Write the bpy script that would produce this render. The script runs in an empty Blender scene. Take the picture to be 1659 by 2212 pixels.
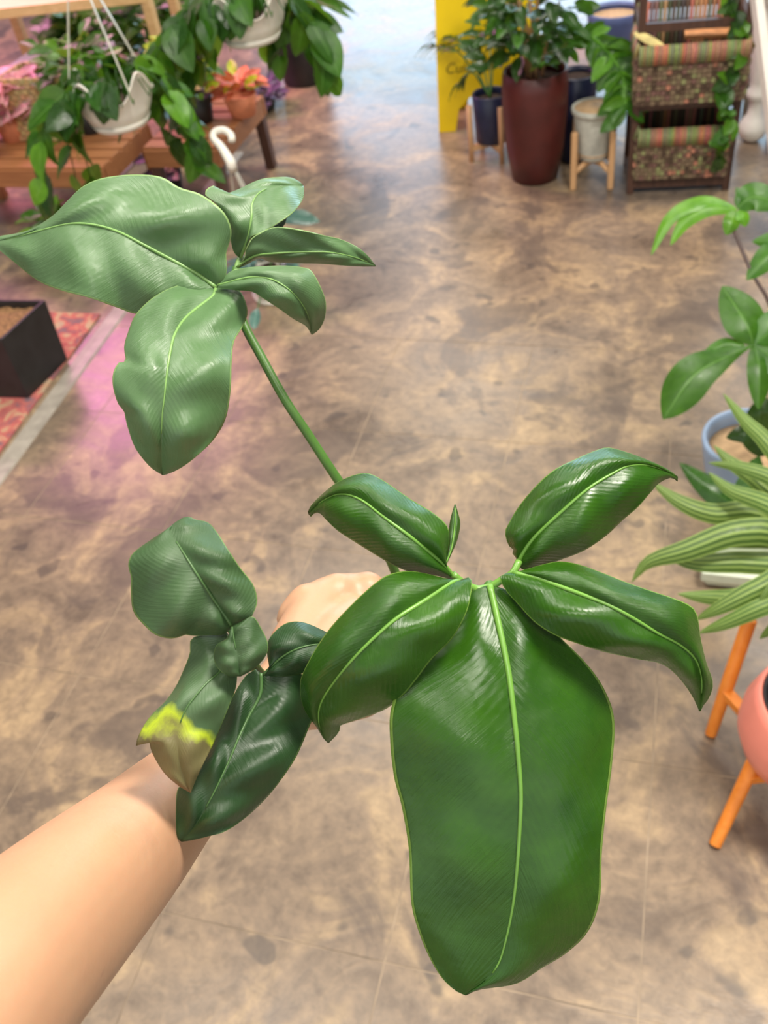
import bpy, bmesh, math, random
import numpy as np
from math import sin, cos, pi, radians, atan2, sqrt
from mathutils import Vector, Matrix
random.seed(7)
scn = bpy.context.scene
# ------------------------------------------------------------------ camera
FPX = 2000.0; CX, CY = 829.5, 1106.0; CAM = Vector((0, 0, 1.85))
def basis(yaw, pit, rol):
    h = Vector((-sin(yaw), cos(yaw), 0)); fw = (h*cos(pit) - Vector((0, 0, 1))*sin(pit)).normalized()
    r0 = Vector((cos(yaw), sin(yaw), 0)); u0 = r0.cross(fw)
    return fw, (u0*cos(rol) + r0*sin(rol)).normalized(), (r0*cos(rol) - u0*sin(rol)).normalized()
FW, UP, RT = basis(radians(20.5), radians(43.5), radians(8.9))
cd = bpy.data.cameras.new('camera'); cam = bpy.data.objects.new('camera', cd); scn.collection.objects.link(cam)
cd.sensor_fit = 'VERTICAL'; cd.sensor_height = 36.0; cd.sensor_width = 27.0; cd.lens = FPX/2212*36.0
cd.clip_start = 0.02; cd.clip_end = 100
cam.matrix_world = Matrix.Translation(CAM) @ Matrix((RT, UP, -FW)).transposed().to_4x4()
cd.dof.use_dof = True; cd.dof.focus_distance = 0.52; cd.dof.aperture_fstop = 12.5
scn.camera = cam
def PN(x, y, d): d *= 1.3514; return CAM + (FW + RT*((x-CX)/FPX) - UP*((y-CY)/FPX))*d   # near things: pixel + distance
ZS = .91
def F(x, y, z=0.0):                                                                    # pixel on a level of height z
    v = FW + RT*((x-CX)/FPX) - UP*((y-CY)/FPX); return CAM + v*((z*ZS-CAM.z)/v.z)
_f0, _u0, _r0 = basis(radians(16), radians(46.5), radians(5.5)); _c0 = Vector((0, 0, 1.5))          # first survey of the floor plan
def P(x, y, d): return F(x, y, (_c0 + (_f0 + _r0*((x-CX)/1480) - _u0*((y-CY)/1480))*d).z)
def W(x, y, z=0.0):                                                                    # first floor plan -> room coordinates
    v = Vector((x, y, 0))-_c0; d = v.dot(_f0); q = F(CX+1480*v.dot(_r0)/d, CY-1480*v.dot(_u0)/d); return Vector((q.x, q.y, z*ZS))
# ------------------------------------------------------------------ view, world, lights
vs = scn.view_settings; vs.view_transform = 'Standard'; vs.look = 'None'; vs.gamma = 1.0; vs.use_curve_mapping = False
vs.exposure = 0.32
w = bpy.data.worlds.new('world'); scn.world = w; w.use_nodes = True
bg = w.node_tree.nodes['Background']; bg.inputs[0].default_value = (0.96, 0.97, 0.95, 1); bg.inputs[1].default_value = 0.95
def area(name, loc, target, sx, sy, power, col):
    l = bpy.data.lights.new(name, 'AREA'); l.shape = 'RECTANGLE'; l.size = sx; l.size_y = sy; l.energy = power; l.color = col
    o = bpy.data.objects.new(name, l); scn.collection.objects.link(o); o.location = loc
    o.rotation_euler = (Vector(target)-Vector(loc)).to_track_quat('-Z', 'Y').to_euler(); return o
for i, (x, y) in enumerate([(1.3, 1.2), (-1.4, 1.0), (0.3, -1.0), (-1.6, 3.9), (1.6, 4.6), (-1.6, 7.4), (1.6, 7.6), (-3.6, 0.4)]):
    area('ceiling_lamp', (x, y, 3.78), (x, y, 0), 1.5, 0.5, [52, 44, 36, 60, 60, 56, 56, 24][i], (1.0, 0.94, 0.85))
area('skylight_lamp', (0.75, 0.95, 3.7), (-0.1, 0.3, 1.0), 0.5, 0.5, 75, (1.0, 0.93, 0.83))
area('grow_lamp', (-3.7, 4.9, 2.10), (-3.7, 4.9, 0), 1.3, 1.3, 95, (1.0, 0.30, 0.62))
# ------------------------------------------------------------------ helpers
WL = {}
def link(o): scn.collection.objects.link(o); return o
def tag(o, label=None, cat=None, group=None, kind=None):
    if label: o['label'] = label
    if cat: o['category'] = cat
    if group: o['group'] = group
    if kind: o['kind'] = kind
    return o
def thing(name, loc, label, cat, group=None):
    o = link(bpy.data.objects.new(name, None)); o.location = loc; o.empty_display_size = 0.05
    WL[o.name] = Vector(loc); tag(o, label, cat, group); return o
def mesh(name, vf, mat, parent=None, uv=None, smooth=True, bevel=0, cols=None):
    V, Fc = vf
    off = WL[parent.name] if parent else Vector((0, 0, 0))
    me = bpy.data.meshes.new(name)
    me.from_pydata([(v[0]-off[0], v[1]-off[1], v[2]-off[2]) for v in V], [], Fc)
    if uv is not None:
        ul = me.uv_layers.new(name='UVMap')
        for lp in me.loops: ul.data[lp.index].uv = uv[lp.vertex_index]
    if cols is not None:
        a = me.color_attributes.new('col', 'FLOAT_COLOR', 'CORNER')
        for p in me.polygons:
            for li in p.loop_indices: a.data[li].color = (*cols[p.index], 1)
    me.polygons.foreach_set('use_smooth', [smooth]*len(me.polygons))
    me.materials.append(mat)
    o = link(bpy.data.objects.new(name, me))
    if parent: o.parent = parent
    WL[o.name] = off
    if bevel:
        b = o.modifiers.new('bevel', 'BEVEL'); b.width = bevel; b.segments = 2; b.limit_method = 'ANGLE'
    return o
def join(*parts):
    V, Fc = [], []
    for v, f in parts:
        n = len(V); V += list(v); Fc += [tuple(i+n for i in q) for q in f]
    return V, Fc
def box(c, s, rz=0.0, taper=1.0, M=None):
    V = []
    for z, t in ((-.5, taper), (.5, 1.0)):
        for x, y in ((-.5, -.5), (.5, -.5), (.5, .5), (-.5, .5)):
            p = Vector((x*s[0]*t, y*s[1]*t, z*s[2]))
            if M is not None: p = M @ p
            p.rotate(Matrix.Rotation(rz, 3, 'Z')) if rz else None
            V.append(p + Vector(c))
    return V, [(3, 2, 1, 0), (4, 5, 6, 7), (0, 1, 5, 4), (1, 2, 6, 5), (2, 3, 7, 6), (3, 0, 4, 7)]
def beam(a, b, wx, wy, up=(0, 0, 1)):
    a, b = Vector(a), Vector(b); d = (b-a); L = d.length; d.normalize()
    u = Vector(up); s = d.cross(u)
    if s.length < 1e-3: s = d.cross(Vector((1, 0, 0)))
    s.normalize(); t = s.cross(d)
    V = [q + s*i*wx/2 + t*j*wy/2 for q in (a, b) for i, j in ((-1, -1), (1, -1), (1, 1), (-1, 1))]
    return V, [(3, 2, 1, 0), (4, 5, 6, 7), (0, 1, 5, 4), (1, 2, 6, 5), (2, 3, 7, 6), (3, 0, 4, 7)]
def tube(pts, rad, n=10, wide=None, flat=1.0, cap=True):
    pts = [Vector(p) for p in pts]; m = len(pts)
    if not hasattr(rad, '__len__'): rad = [rad]*m
    V, Fc = [], []; prev = None
    for i, p in enumerate(pts):
        t = (pts[min(i+1, m-1)] - pts[max(i-1, 0)]).normalized()
        if wide is not None: a = (Vector(wide) - t*t.dot(Vector(wide))).normalized()
        else:
            a = prev - t*prev.dot(t) if prev is not None else t.cross(Vector((0.3, 0.2, 1)))
            a.normalize()
        prev = a; b = t.cross(a)
        for k in range(n):
            th = 2*pi*k/n; V.append(p + a*cos(th)*rad[i] + b*sin(th)*rad[i]*flat)
    for i in range(m-1):
        for k in range(n):
            Fc.append((i*n+k, i*n+(k+1) % n, (i+1)*n+(k+1) % n, (i+1)*n+k))
    if cap: Fc.append(tuple(range(n-1, -1, -1))); Fc.append(tuple((m-1)*n+k for k in range(n)))
    return V, Fc
def lathe(prof, c, n=32, zf=None):
    V, Fc = [], []; c = Vector(c); m = len(prof)
    for r, z in prof:
        for k in range(n):
            th = 2*pi*k/n; dz = zf(th, z) if zf else 0
            V.append(c + Vector((r*cos(th), r*sin(th), z+dz)))
    for i in range(m-1):
        for k in range(n): Fc.append((i*n+k, i*n+(k+1) % n, (i+1)*n+(k+1) % n, (i+1)*n+k))
    Fc.append(tuple(range(n-1, -1, -1)))
    if prof[-1][0] > 1e-4: pass
    return V, Fc
def spline(pts, n):                                    # arc-length resample of a Catmull-Rom curve, any dimension
    A = np.array(pts, float); k = len(A)
    if k == 2: return [A[0] + (A[1]-A[0])*t for t in np.linspace(0, 1, n)]
    E = np.vstack([2*A[0]-A[1], A, 2*A[-1]-A[-2]]); D = []
    for i in range(k-1):
        p0, p1, p2, p3 = E[i:i+4]
        for t in np.linspace(0, 1, 12, endpoint=(i == k-2)):
            D.append(.5*((2*p1)+(-p0+p2)*t+(2*p0-5*p1+4*p2-p3)*t*t+(-p0+3*p1-3*p2+p3)*t**3))
    D = np.array(D); s = np.r_[0, np.cumsum(np.linalg.norm(np.diff(D[:, :3], axis=0), axis=1))]
    q = np.linspace(0, s[-1], n)
    return list(np.stack([np.interp(q, s, D[:, j]) for j in range(D.shape[1])], 1))
# ------------------------------------------------------------------ materials
class NT:
    def __init__(s, name):
        s.m = bpy.data.materials.new(name); s.m.use_nodes = True; s.t = s.m.node_tree
        s.b = s.t.nodes['Principled BSDF']
    def n(s, typ, **kw):
        q = s.t.nodes.new(typ)
        for k, v in kw.items():
            if k.startswith('i_'): q.inputs[int(k[2:])].default_value = v
            else: setattr(q, k, v)
        return q
    def l(s, a, b): s.t.links.new(a, b)
    def ramp(s, fac, stops, interp='LINEAR'):
        r = s.n('ShaderNodeValToRGB'); r.color_ramp.interpolation = interp; e = r.color_ramp.elements
        while len(e) > 1: e.remove(e[-1])
        e[0].position = stops[0][0]; e[0].color = (*stops[0][1], 1)
        for p, c in stops[1:]: q = e.new(p); q.color = (*c, 1)
        s.l(fac, r.inputs[0]); return r.outputs[0]
    def mix(s, fac, a, b, mode='MIX'):
        x = s.n('ShaderNodeMix', data_type='RGBA', blend_type=mode)
        for sock, v in ((x.inputs[0], fac), (x.inputs[6], a), (x.inputs[7], b)):
            if hasattr(v, 'is_linked'): s.l(v, sock)
            elif isinstance(v, (int, float)): sock.default_value = v
            else: sock.default_value = (*v, 1)
        return x.outputs[2]
    def noise(s, scale, detail=3, vec=None, rough=.5, dist=0.0):
        q = s.n('ShaderNodeTexNoise'); q.inputs['Scale'].default_value = scale; q.inputs['Detail'].default_value = detail
        q.inputs['Roughness'].default_value = rough; q.inputs['Distortion'].default_value = dist
        if vec is not None: s.l(vec, q.inputs['Vector'])
        return q.outputs['Fac']
    def math(s, op, a, b=0.0, c=None):
        q = s.n('ShaderNodeMath', operation=op)
        for i, v in enumerate((a, b) if c is None else (a, b, c)):
            if hasattr(v, 'is_linked'): s.l(v, q.inputs[i])
            else: q.inputs[i].default_value = v
        return q.outputs[0]
    def pos(s): return s.n('ShaderNodeNewGeometry').outputs['Position']
    def bump(s, h, strength=.2, dist=.002):
        q = s.n('ShaderNodeBump'); q.inputs['Strength'].default_value = strength; q.inputs['Distance'].default_value = dist
        s.l(h, q.inputs['Height']); s.l(q.outputs[0], s.b.inputs['Normal'])
def plain(name, c, rough=.5, var=.25, scale=30, metal=0, bump=0, spec=.5, sss=0):
    a = NT(name); f = a.noise(scale, 4, a.pos())
    col = a.ramp(f, [(.3, tuple(v*(1-var) for v in c)), (.7, tuple(min(1, v*(1+var)) for v in c))])
    a.l(col, a.b.inputs['Base Color']); a.b.inputs['Roughness'].default_value = rough; a.b.inputs['Metallic'].default_value = metal
    a.b.inputs['Specular IOR Level'].default_value = spec
    if sss: a.b.inputs['Subsurface Weight'].default_value = sss; a.b.inputs['Subsurface Scale'].default_value = .01
    if bump: a.bump(a.noise(scale*3, 4, a.pos()), bump, .003)
    return a.m
def wood(name, c1, c2, rough=.5, axis=0):
    a = NT(name); mp = a.n('ShaderNodeMapping'); a.l(a.pos(), mp.inputs[0]); sc = [60, 60, 60]; sc[axis] = 4; mp.inputs['Scale'].default_value = sc
    f = a.noise(1.0, 5, mp.outputs[0], .6, .6); a.l(a.ramp(f, [(.3, c1), (.7, c2)]), a.b.inputs['Base Color'])
    a.b.inputs['Roughness'].default_value = rough; a.bump(f, .15, .001); return a.m
def leafmat(name, base, dark, vein, rough=.3, tip=None, mid_w=.035, trans=.12, stripes=None, wr=.25, coat=0.0, edge=True):
    """u = 0..1 across (0.5 = midrib), v = 0..1 along; colours belong to the leaf itself"""
    a = NT(name); uv = a.n('ShaderNodeUVMap').outputs[0]; sp = a.n('ShaderNodeSeparateXYZ'); a.l(uv, sp.inputs[0])
    u, v = sp.outputs[0], sp.outputs[1]
    au = a.math('ABSOLUTE', a.math('SUBTRACT', u, .5))
    rnd = a.n('ShaderNodeObjectInfo').outputs['Random']
    f = a.noise(38, 5, a.pos(), .6)
    col = a.ramp(f, [(.25, dark), (.75, base)])
    vb = a.math('MULTIPLY_ADD', rnd, .5, .75)
    hs = a.n('ShaderNodeHueSaturation'); a.l(col, hs.inputs['Color']); a.l(vb, hs.inputs['Value']) if stripes != 'hero' else None; col = hs.outputs[0]
    # fine side veins: slanted towards the tip
    sv = a.math('SINE', a.math('MULTIPLY', a.math('SUBTRACT', v, a.math('MULTIPLY', au, .7)), 190.0))
    if stripes == 'long':
        st = a.math('SINE', a.math('MULTIPLY', a.math('ADD', u, a.math('MULTIPLY', f, .06)), 26.0)); col = a.mix(a.math('MULTIPLY_ADD', st, .42, .40), col, vein)
    m = a.math('LESS_THAN', au, mid_w)
    if mid_w > 0: col = a.mix(a.math('MULTIPLY', m, .85), col, vein)
    if edge:
        e = a.math('GREATER_THAN', au, .488); col = a.mix(a.math('MULTIPLY', e, .8), col, vein)
    if tip:
        ps = a.noise(60, 4, a.pos()); tv = a.math('ADD', v, a.math('MULTIPLY_ADD', ps, .36, -.18))
        tv = a.math('ADD', tv, a.math('MULTIPLY', a.math('SUBTRACT', .5, u), .10))
        y = a.ramp(tv, [(.52, (0, 0, 0)), (.60, (1, 1, 1))]); col = a.mix(y, col, (.36, .46, .02))
        b = a.ramp(tv, [(.61, (0, 0, 0)), (.68, (1, 1, 1))]); col = a.mix(b, col, (.135, .12, .045))
        b = a.ramp(tv, [(.90, (0, 0, 0)), (1.0, (1, 1, 1))]); col = a.mix(b, col, (.16, .09, .035))
    a.l(col, a.b.inputs['Base Color'])
    a.b.inputs['Roughness'].default_value = rough; a.b.inputs['Coat Weight'].default_value = coat; a.b.inputs['Coat Roughness'].default_value = .12
    rn = a.noise(90, 4, a.pos()); a.l(a.ramp(rn, [(.3, (rough*.75,)*3), (.75, (rough*1.35,)*3)]), a.b.inputs['Roughness'])
    cb = a.n('ShaderNodeCombineXYZ'); a.l(a.math('MULTIPLY', au, 5.0), cb.inputs[0]); a.l(a.math('MULTIPLY', a.math('SUBTRACT', v, a.math('MULTIPLY', au, .55)), 120.0), cb.inputs[1])
    a.l(a.math('MULTIPLY', a.math('GREATER_THAN', u, .5), 7.0), cb.inputs[2])
    msk = a.ramp(a.noise(24, 2, a.pos()), [(.40, (.12,)*3), (.62, (1,)*3)])
    h = a.math('ADD', a.math('MULTIPLY', a.math('MULTIPLY', a.noise(1.0, 5, cb.outputs[0], .65), msk), .9), a.math('MULTIPLY', a.noise(42, 3, a.pos()), 1.5))
    h = a.math('ADD', h, a.math('MULTIPLY', sv, .04))
    a.bump(h, wr, .0022)
    if trans:
        tr = a.n('ShaderNodeBsdfTranslucent'); a.l(a.mix(.5, col, (.30, .52, .03)), tr.inputs[0])
        ms = a.n('ShaderNodeMixShader'); ms.inputs[0].default_value = trans
        out = a.t.nodes['Material Output']; a.l(a.b.outputs[0], ms.inputs[1]); a.l(tr.outputs[0], ms.inputs[2]); a.l(ms.outputs[0], out.inputs[0])
    return a.m
M = {}
M['leaf_near'] = leafmat('glossy_leaf_green', (.033, .108, .006), (.015, .066, .0035), (.22, .38, .07), .27, stripes='hero', mid_w=0, trans=.12, wr=.38)
M['leaf_far'] = leafmat('satin_leaf_green', (.098, .185, .078), (.066, .14, .05), (.24, .38, .13), .36, stripes='hero', mid_w=0, trans=.06, wr=.35)
M['leaf_old'] = leafmat('dark_leaf_green', (.018, .055, .015), (.010, .036, .008), (.10, .20, .045), .42, stripes='hero', mid_w=0, trans=.04, wr=.3)
M['leaf_mid'] = leafmat('mid_leaf_green', (.052, .105, .040), (.032, .078, .024), (.17, .29, .08), .44, stripes='hero', mid_w=0, trans=.06, wr=.35)
M['leaf_tip'] = leafmat('leaf_with_dead_tip', (.062, .118, .048), (.040, .090, .033), (.17, .29, .08), .48, tip=True, stripes='hero', mid_w=0, trans=.06, wr=.35)
M['rib_near'] = plain('near_rib_green', (.13, .29, .045), .35, .12, 60)
M['rib_far'] = plain('far_rib_green', (.17, .32, .09), .4, .12, 60)
M['rib_old'] = plain('old_rib_green', (.055, .125, .035), .4, .12, 60)
M['petiole'] = plain('petiole_green', (.055, .14, .022), .4, .15, 50)
M['bg_leaf'] = leafmat('hanging_leaf_green', (.05, .17, .012), (.018, .085, .006), (.11, .26, .05), .36, mid_w=.02, trans=.3, wr=.15, edge=False)
M['bg_leaf_light'] = leafmat('young_leaf_green', (.13, .34, .02), (.06, .20, .012), (.2, .4, .08), .35, mid_w=.02, trans=.35, wr=.15, edge=False)
M['bg_leaf_dark'] = leafmat('shrub_leaf_green', (.03, .10, .015), (.012, .05, .008), (.06, .14, .04), .28, mid_w=.02, trans=.2, wr=.15, edge=False)
M['stripe_leaf'] = leafmat('striped_leaf_green', (.055, .13, .022), (.03, .085, .012), (.26, .37, .09), .5, mid_w=.03, trans=.25, stripes='long', edge=False)
M['yellow_leaf'] = leafmat('croton_leaf_yellow', (.75, .75, .03), (.25, .42, .02), (.8, .6, .05), .35, mid_w=.04, trans=.3, wr=.15, edge=False)
M['coral_leaf'] = leafmat('coral_leaf', (.85, .18, .10), (.6, .10, .06), (.9, .4, .2), .4, mid_w=.03, trans=.2, wr=.1, edge=False)
M['pink_leaf'] = leafmat('pink_white_leaf', (.9, .55, .62), (.75, .22, .32), (.35, .5, .3), .4, mid_w=.04, trans=.3, wr=.1, edge=False)
M['purple_leaf'] = leafmat('purple_leaf', (.14, .08, .17), (.07, .035, .09), (.4, .2, .45), .35, mid_w=.03, trans=.15, wr=.1, edge=False)
M['blue_leaf'] = leafmat('bluish_leaf', (.12, .26, .22), (.07, .17, .15), (.2, .35, .3), .25, mid_w=.03, trans=.15, wr=.1, edge=False)
M['dry_leaf'] = plain('dry_leaf', (.62, .52, .20), .6)
M['white_plastic'] = plain('white_plastic', (.74, .71, .63), .4, .06, 20, sss=.1)
M['clear_strap'] = plain('pale_strap_plastic', (.62, .60, .50), .35, .08, 40)
M['maroon'] = plain('maroon_glaze', (.075, .012, .010), .42, .2, 12)
M['navy'] = plain('navy_glaze', (.018, .024, .065), .35, .2, 15)
M['periwinkle'] = plain('periwinkle_glaze', (.12, .16, .36), .4, .15, 15)
M['sky'] = plain('sky_blue_glaze', (.33, .45, .66), .35, .1, 15)
M['grey_pot'] = plain('grey_white_stoneware', (.48, .48, .42), .7, .12, 60, bump=.3)
M['tan_in'] = plain('terracotta_inside', (.55, .36, .2), .8, .2, 40)
M['soil'] = plain('soil', (.26, .14, .06), .95, .5, 90, bump=.8)
M['soil_dark'] = plain('dark_soil', (.05, .03, .018), .95, .6, 90, bump=.8)
M['black_pot'] = plain('black_plastic', (.014, .014, .015), .45, .3, 20)
M['coral'] = plain('coral_pink_glaze', (.86, .27, .20), .4, .05, 10)
M['orange_leg'] = wood('orange_painted_wood', (.78, .22, .02), (.90, .30, .04), .45, 2)
M['oak'] = wood('light_wood', (.50, .28, .13), (.66, .40, .20), .5, 2)
M['red_wood'] = wood('reddish_wood', (.26, .10, .035), (.40, .17, .065), .5, 0)
M['dark_wood'] = wood('dark_wood', (.05, .022, .014), (.10, .045, .028), .5, 2)
M['pine'] = wood('pale_pine', (.55, .36, .15), (.72, .50, .24), .55, 0)
M['white_paint'] = plain('white_painted_wood', (.80, .77, .70), .45, .05, 15)
M['yellow'] = plain('yellow_plastic', (.92, .66, .0), .4, .04, 10)
M['ink'] = plain('dark_olive_print', (.22, .15, .0), .6)
M['wall'] = plain('painted_wall', (.35, .34, .32), .9, .08, 3)
M['ceiling'] = plain('ceiling_paint', (.16, .15, .14), .9, .1, 2)
M['lamp_body'] = plain('lamp_frame_metal', (.3, .3, .3), .5)
def colmat(name, rough=.7):
    a = NT(name); at = a.n('ShaderNodeAttribute', attribute_name='col'); f = a.noise(120, 3, a.pos())
    a.l(a.mix(.5, at.outputs['Color'], a.mix(1.0, at.outputs['Color'], a.ramp(f, [(.3, (.4, .4, .4)), (.7, (1, 1, 1))]), 'MULTIPLY')), a.b.inputs['Base Color'])
    a.b.inputs['Roughness'].default_value = rough; return a.m
M['woven'] = colmat('woven_strands')
# polished stained concrete
def floor_mat():
    a = NT('stained_concrete'); p = a.pos()
    big = a.noise(1.3, 6, p, .6, 1.0); mid = a.noise(4.2, 7, p, .62, 1.1); fine = a.noise(30, 6, p, .68, .3)
    c = a.ramp(big, [(.32, (.115, .086, .068)), (.45, (.20, .148, .108)), (.55, (.26, .19, .13)), (.70, (.36, .265, .17))])
    c2 = a.ramp(mid, [(.34, (.13, .098, .075)), (.44, (.21, .158, .112)), (.52, (.28, .205, .135)), (.60, (.41, .295, .170)), (.74, (.50, .365, .21))])
    c = a.mix(.66, c, c2)
    c = a.mix(.42, c, a.mix(1.0, c, a.ramp(fine, [(.34, (.42, .42, .44)), (.50, (.92, .92, .92)), (.66, (1.45, 1.4, 1.3))]), 'MULTIPLY'))
    mpp = a.n('ShaderNodeMapping'); a.l(p, mpp.inputs[0]); mpp.inputs['Location'].default_value = (3.3, 1.7, 4)
    st = a.noise(2.2, 6, mpp.outputs[0], .6, .8); k = a.ramp(st, [(.55, (0, 0, 0)), (.60, (1, 1, 1))])
    c = a.mix(a.math('MULTIPLY', k, .62), c, (.10, .078, .066))
    vo = a.n('ShaderNodeTexNoise'); vo.inputs['Scale'].default_value = 8; a.l(mpp.outputs[0], vo.inputs['Vector']); k2 = a.ramp(vo.outputs[0], [(.66, (0, 0, 0)), (.70, (1, 1, 1))])
    c = a.mix(a.math('MULTIPLY', k2, .6), c, (.07, .058, .052))
    a.l(c, a.b.inputs['Base Color'])
    a.l(a.ramp(mid, [(.3, (.26,)*3), (.7, (.40,)*3)]), a.b.inputs['Roughness']); a.b.inputs['Specular IOR Level'].default_value = .5
    a.bump(a.math('ADD', mid, a.math('MULTIPLY', fine, .2)), .22, .005); return a
FM = floor_mat(); M['floor'] = FM.m
M['grout'] = plain('pale_joint_filler', (.31, .235, .16), .6, .45, 9)
def rug_mat():
    a = NT('red_patterned_rug'); mp = a.n('ShaderNodeMapping'); a.l(a.pos(), mp.inputs[0]); mp.inputs['Scale'].default_value = (1, 1, 1)
    n1 = a.noise(13, 4, mp.outputs[0], .6, 1.2); n2 = a.noise(60, 4, a.pos())
    c = a.ramp(n1, [(.34, (.10, .07, .12)), (.43, (.38, .05, .07)), (.52, (.55, .10, .09)), (.60, (.50, .36, .20)), (.70, (.42, .30, .22))])
    c = a.mix(a.math('MULTIPLY', n2, .5), c, (.45, .28, .2))
    a.l(c, a.b.inputs['Base Color']); a.b.inputs['Roughness'].default_value = .95; a.bump(n2, .6, .004); return a.m
M['rug'] = rug_mat()
def skin_mat():
    a = NT('skin'); p = a.pos(); n1 = a.noise(9, 4, p); n2 = a.noise(300, 3, p); n3 = a.noise(70, 4, p)
    c = a.ramp(n1, [(.3, (.46, .26, .15)), (.7, (.53, .315, .185))]); c = a.mix(a.math('MULTIPLY', n3, .18), c, (.52, .20, .14))
    fr = a.noise(85, 2, p); k = a.ramp(fr, [(.755, (0, 0, 0)), (.79, (1, 1, 1))]); c = a.mix(a.math('MULTIPLY', k, .35), c, (.35, .15, .08))
    a.l(c, a.b.inputs['Base Color']); a.b.inputs['Roughness'].default_value = .48
    a.b.inputs['Subsurface Weight'].default_value = .25; a.b.inputs['Subsurface Radius'].default_value = (1, .35, .2); a.b.inputs['Subsurface Scale'].default_value = .006
    a.bump(a.math('ADD', n2, a.math('MULTIPLY', n3, .8)), .22, .0006); return a.m
M['skin'] = skin_mat()
M['nail'] = plain('finger_nail', (.78, .5, .42), .25, .05, 20)
# ------------------------------------------------------------------ setting
fl = mesh('floor', box((0.0, 4.0, -.0512), (15, 16, .1)), M['grout'], smooth=False); tag(fl, kind='structure')
xs = [-7.5] + [-1.792 + .4735*k for k in range(8)] + [7.5]; ys = [-4] + [.091 + .522*k for k in range(6)] + [12]
g = .0016
for i in range(len(xs)-1):
    for j in range(len(ys)-1):
        x0, x1, y0, y1 = xs[i]+g, xs[i+1]-g, ys[j]+g, ys[j+1]-g
        if j == len(ys)-2:
            if i: continue
            x0, x1 = xs[0], xs[-1]
        mesh('slab', box(((x0+x1)/2, (y0+y1)/2, -.004), (x1-x0, y1-y0, .008)), M['floor'], fl, smooth=False)
def st(name, vf, m): return tag(mesh(name, vf, m, smooth=False), kind='structure')
st('ceiling', box((0, 4, 3.9), (15, 16, .1)), M['ceiling'])
st('wall_left', box((-7.5, 4, 1.9), (.1, 16, 3.8)), M['wall'])
st('wall_right', box((7.5, 4, 1.9), (.1, 16, 3.8)), M['wall'])
st('wall_far', join(box((-6.2, 12, 1.9), (2.6, .1, 3.8)), box((5.0, 12, 1.9), (5.0, .1, 3.8)), box((-1.2, 12, 3.55), (7.4, .1, .5))), M['wall'])
wn = st('window_1', join(*[beam((x, 12, .0), (x, 12, 3.3), .07, .07) for x in (-4.85, -2.4, 0.0, 2.45)], beam((-4.9, 12, 2.3), (2.5, 12, 2.3), .06, .06)), M['lamp_body'])
area('window_daylight', (-1.2, 11.9, 1.7), (-1.2, 0, .6), 7.2, 3.2, 300, (.42, .72, 1.0))
GX, GY, GZ = -3.7, 4.9, 2.12
hood = mesh('grow_lamp_hood', join(box((GX, GY, GZ+.03), (1.44, 1.44, .04)), *[box((GX+i*.71, GY, GZ-.06), (.02, 1.44, .20)) for i in (-1, 1)], *[box((GX, GY+i*.71, GZ-.06), (1.44, .02, .20)) for i in (-1, 1)], *[beam((GX+i*.4, GY, GZ), (GX+i*.4, GY, 3.85), .02, .02) for i in (-1, 1)]), M['lamp_body'], smooth=False)  # unseen hood, added so its skirt blocks the pink lamp's glints on the leaves
tag(hood, 'grey hood of the pink grow lamp hanging over the left plant tables', 'lamp')
# metal threshold strip between concrete and rug
q = [F(270, 680), F(0, 1050)]
d = (q[1]-q[0]).normalized(); s = Vector((-d.y, d.x, 0)); a0 = q[0]-d*1.5; a1 = q[1]+d*2.0
V = []
cs = [(0.0, .0), (.004, .006), (.034, .008), (.066, .006), (.07, .0)]
sgn = -1 if s.x > 0 else 1
for a_ in (a0, a1):
    for o_, z_ in cs: V.append(a_ + s*sgn*o_ + Vector((0, 0, z_)))
tr = mesh('trim_1', (V, [(k, k+1, k+6, k+5) for k in range(4)] + [(4, 0, 5, 9)]), plain('worn_threshold_metal', (.36, .32, .27), .45, .2, 20), smooth=False); tag(tr, kind='structure')
rv = [F(255, 682)+s*sgn*.075-(F(255, 682)-F(270, 680))*0, F(-10, 1062)+s*sgn*.08, Vector((-4.0, F(-10, 1062).y, 0)), Vector((-4.0, F(180, 681).y, 0))]
V = [v+Vector((0, 0, z)) for z in (0.0005, .009) for v in rv]
rug = mesh('rug', (V, [(3, 2, 1, 0), (4, 5, 6, 7), (0, 1, 5, 4), (1, 2, 6, 5), (2, 3, 7, 6), (3, 0, 4, 7)]), M['rug'], smooth=False, bevel=.003)
tag(rug, 'red patterned rug lying left of the metal floor strip', 'rug')
# ------------------------------------------------------------------ leaf generators
def leaf_shape(kind, L, W, cup=.18, droop=.3, n=9):
    """local leaf: base at origin, along +x, face +z"""
    V, Fc, UV = [], [], []
    us = (-1, -.5, 0, .5, 1)
    for i in range(n+1):
        t = i/n
        if kind == 'heart': wv = (sin(pi*min(1, t**.62)))**.8*(1.0 if t > .12 else 1) ; back = -.16*(1-t)**3
        elif kind == 'oval': wv = sin(pi*t**.85)**.75; back = 0
        elif kind == 'lance': wv = sin(pi*t**.7)**.9; back = 0
        else: wv = min(1, t*6)*(1-t**3); back = 0
        for u in us:
            x = L*(t + back*abs(u)*(1 if kind == 'heart' else 0)); y = W/2*wv*u
            z = abs(u)**1.3*wv*W*cup - droop*L*t*t + .02*L*sin(9*t+u*2)*abs(u)
            V.append((x, y, z)); UV.append((.5+u*.5, t))
    for i in range(n):
        for k in range(4): Fc.append((i*5+k, i*5+k+1, (i+1)*5+k+1, (i+1)*5+k))
    return V, Fc, UV
LM = {}
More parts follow.
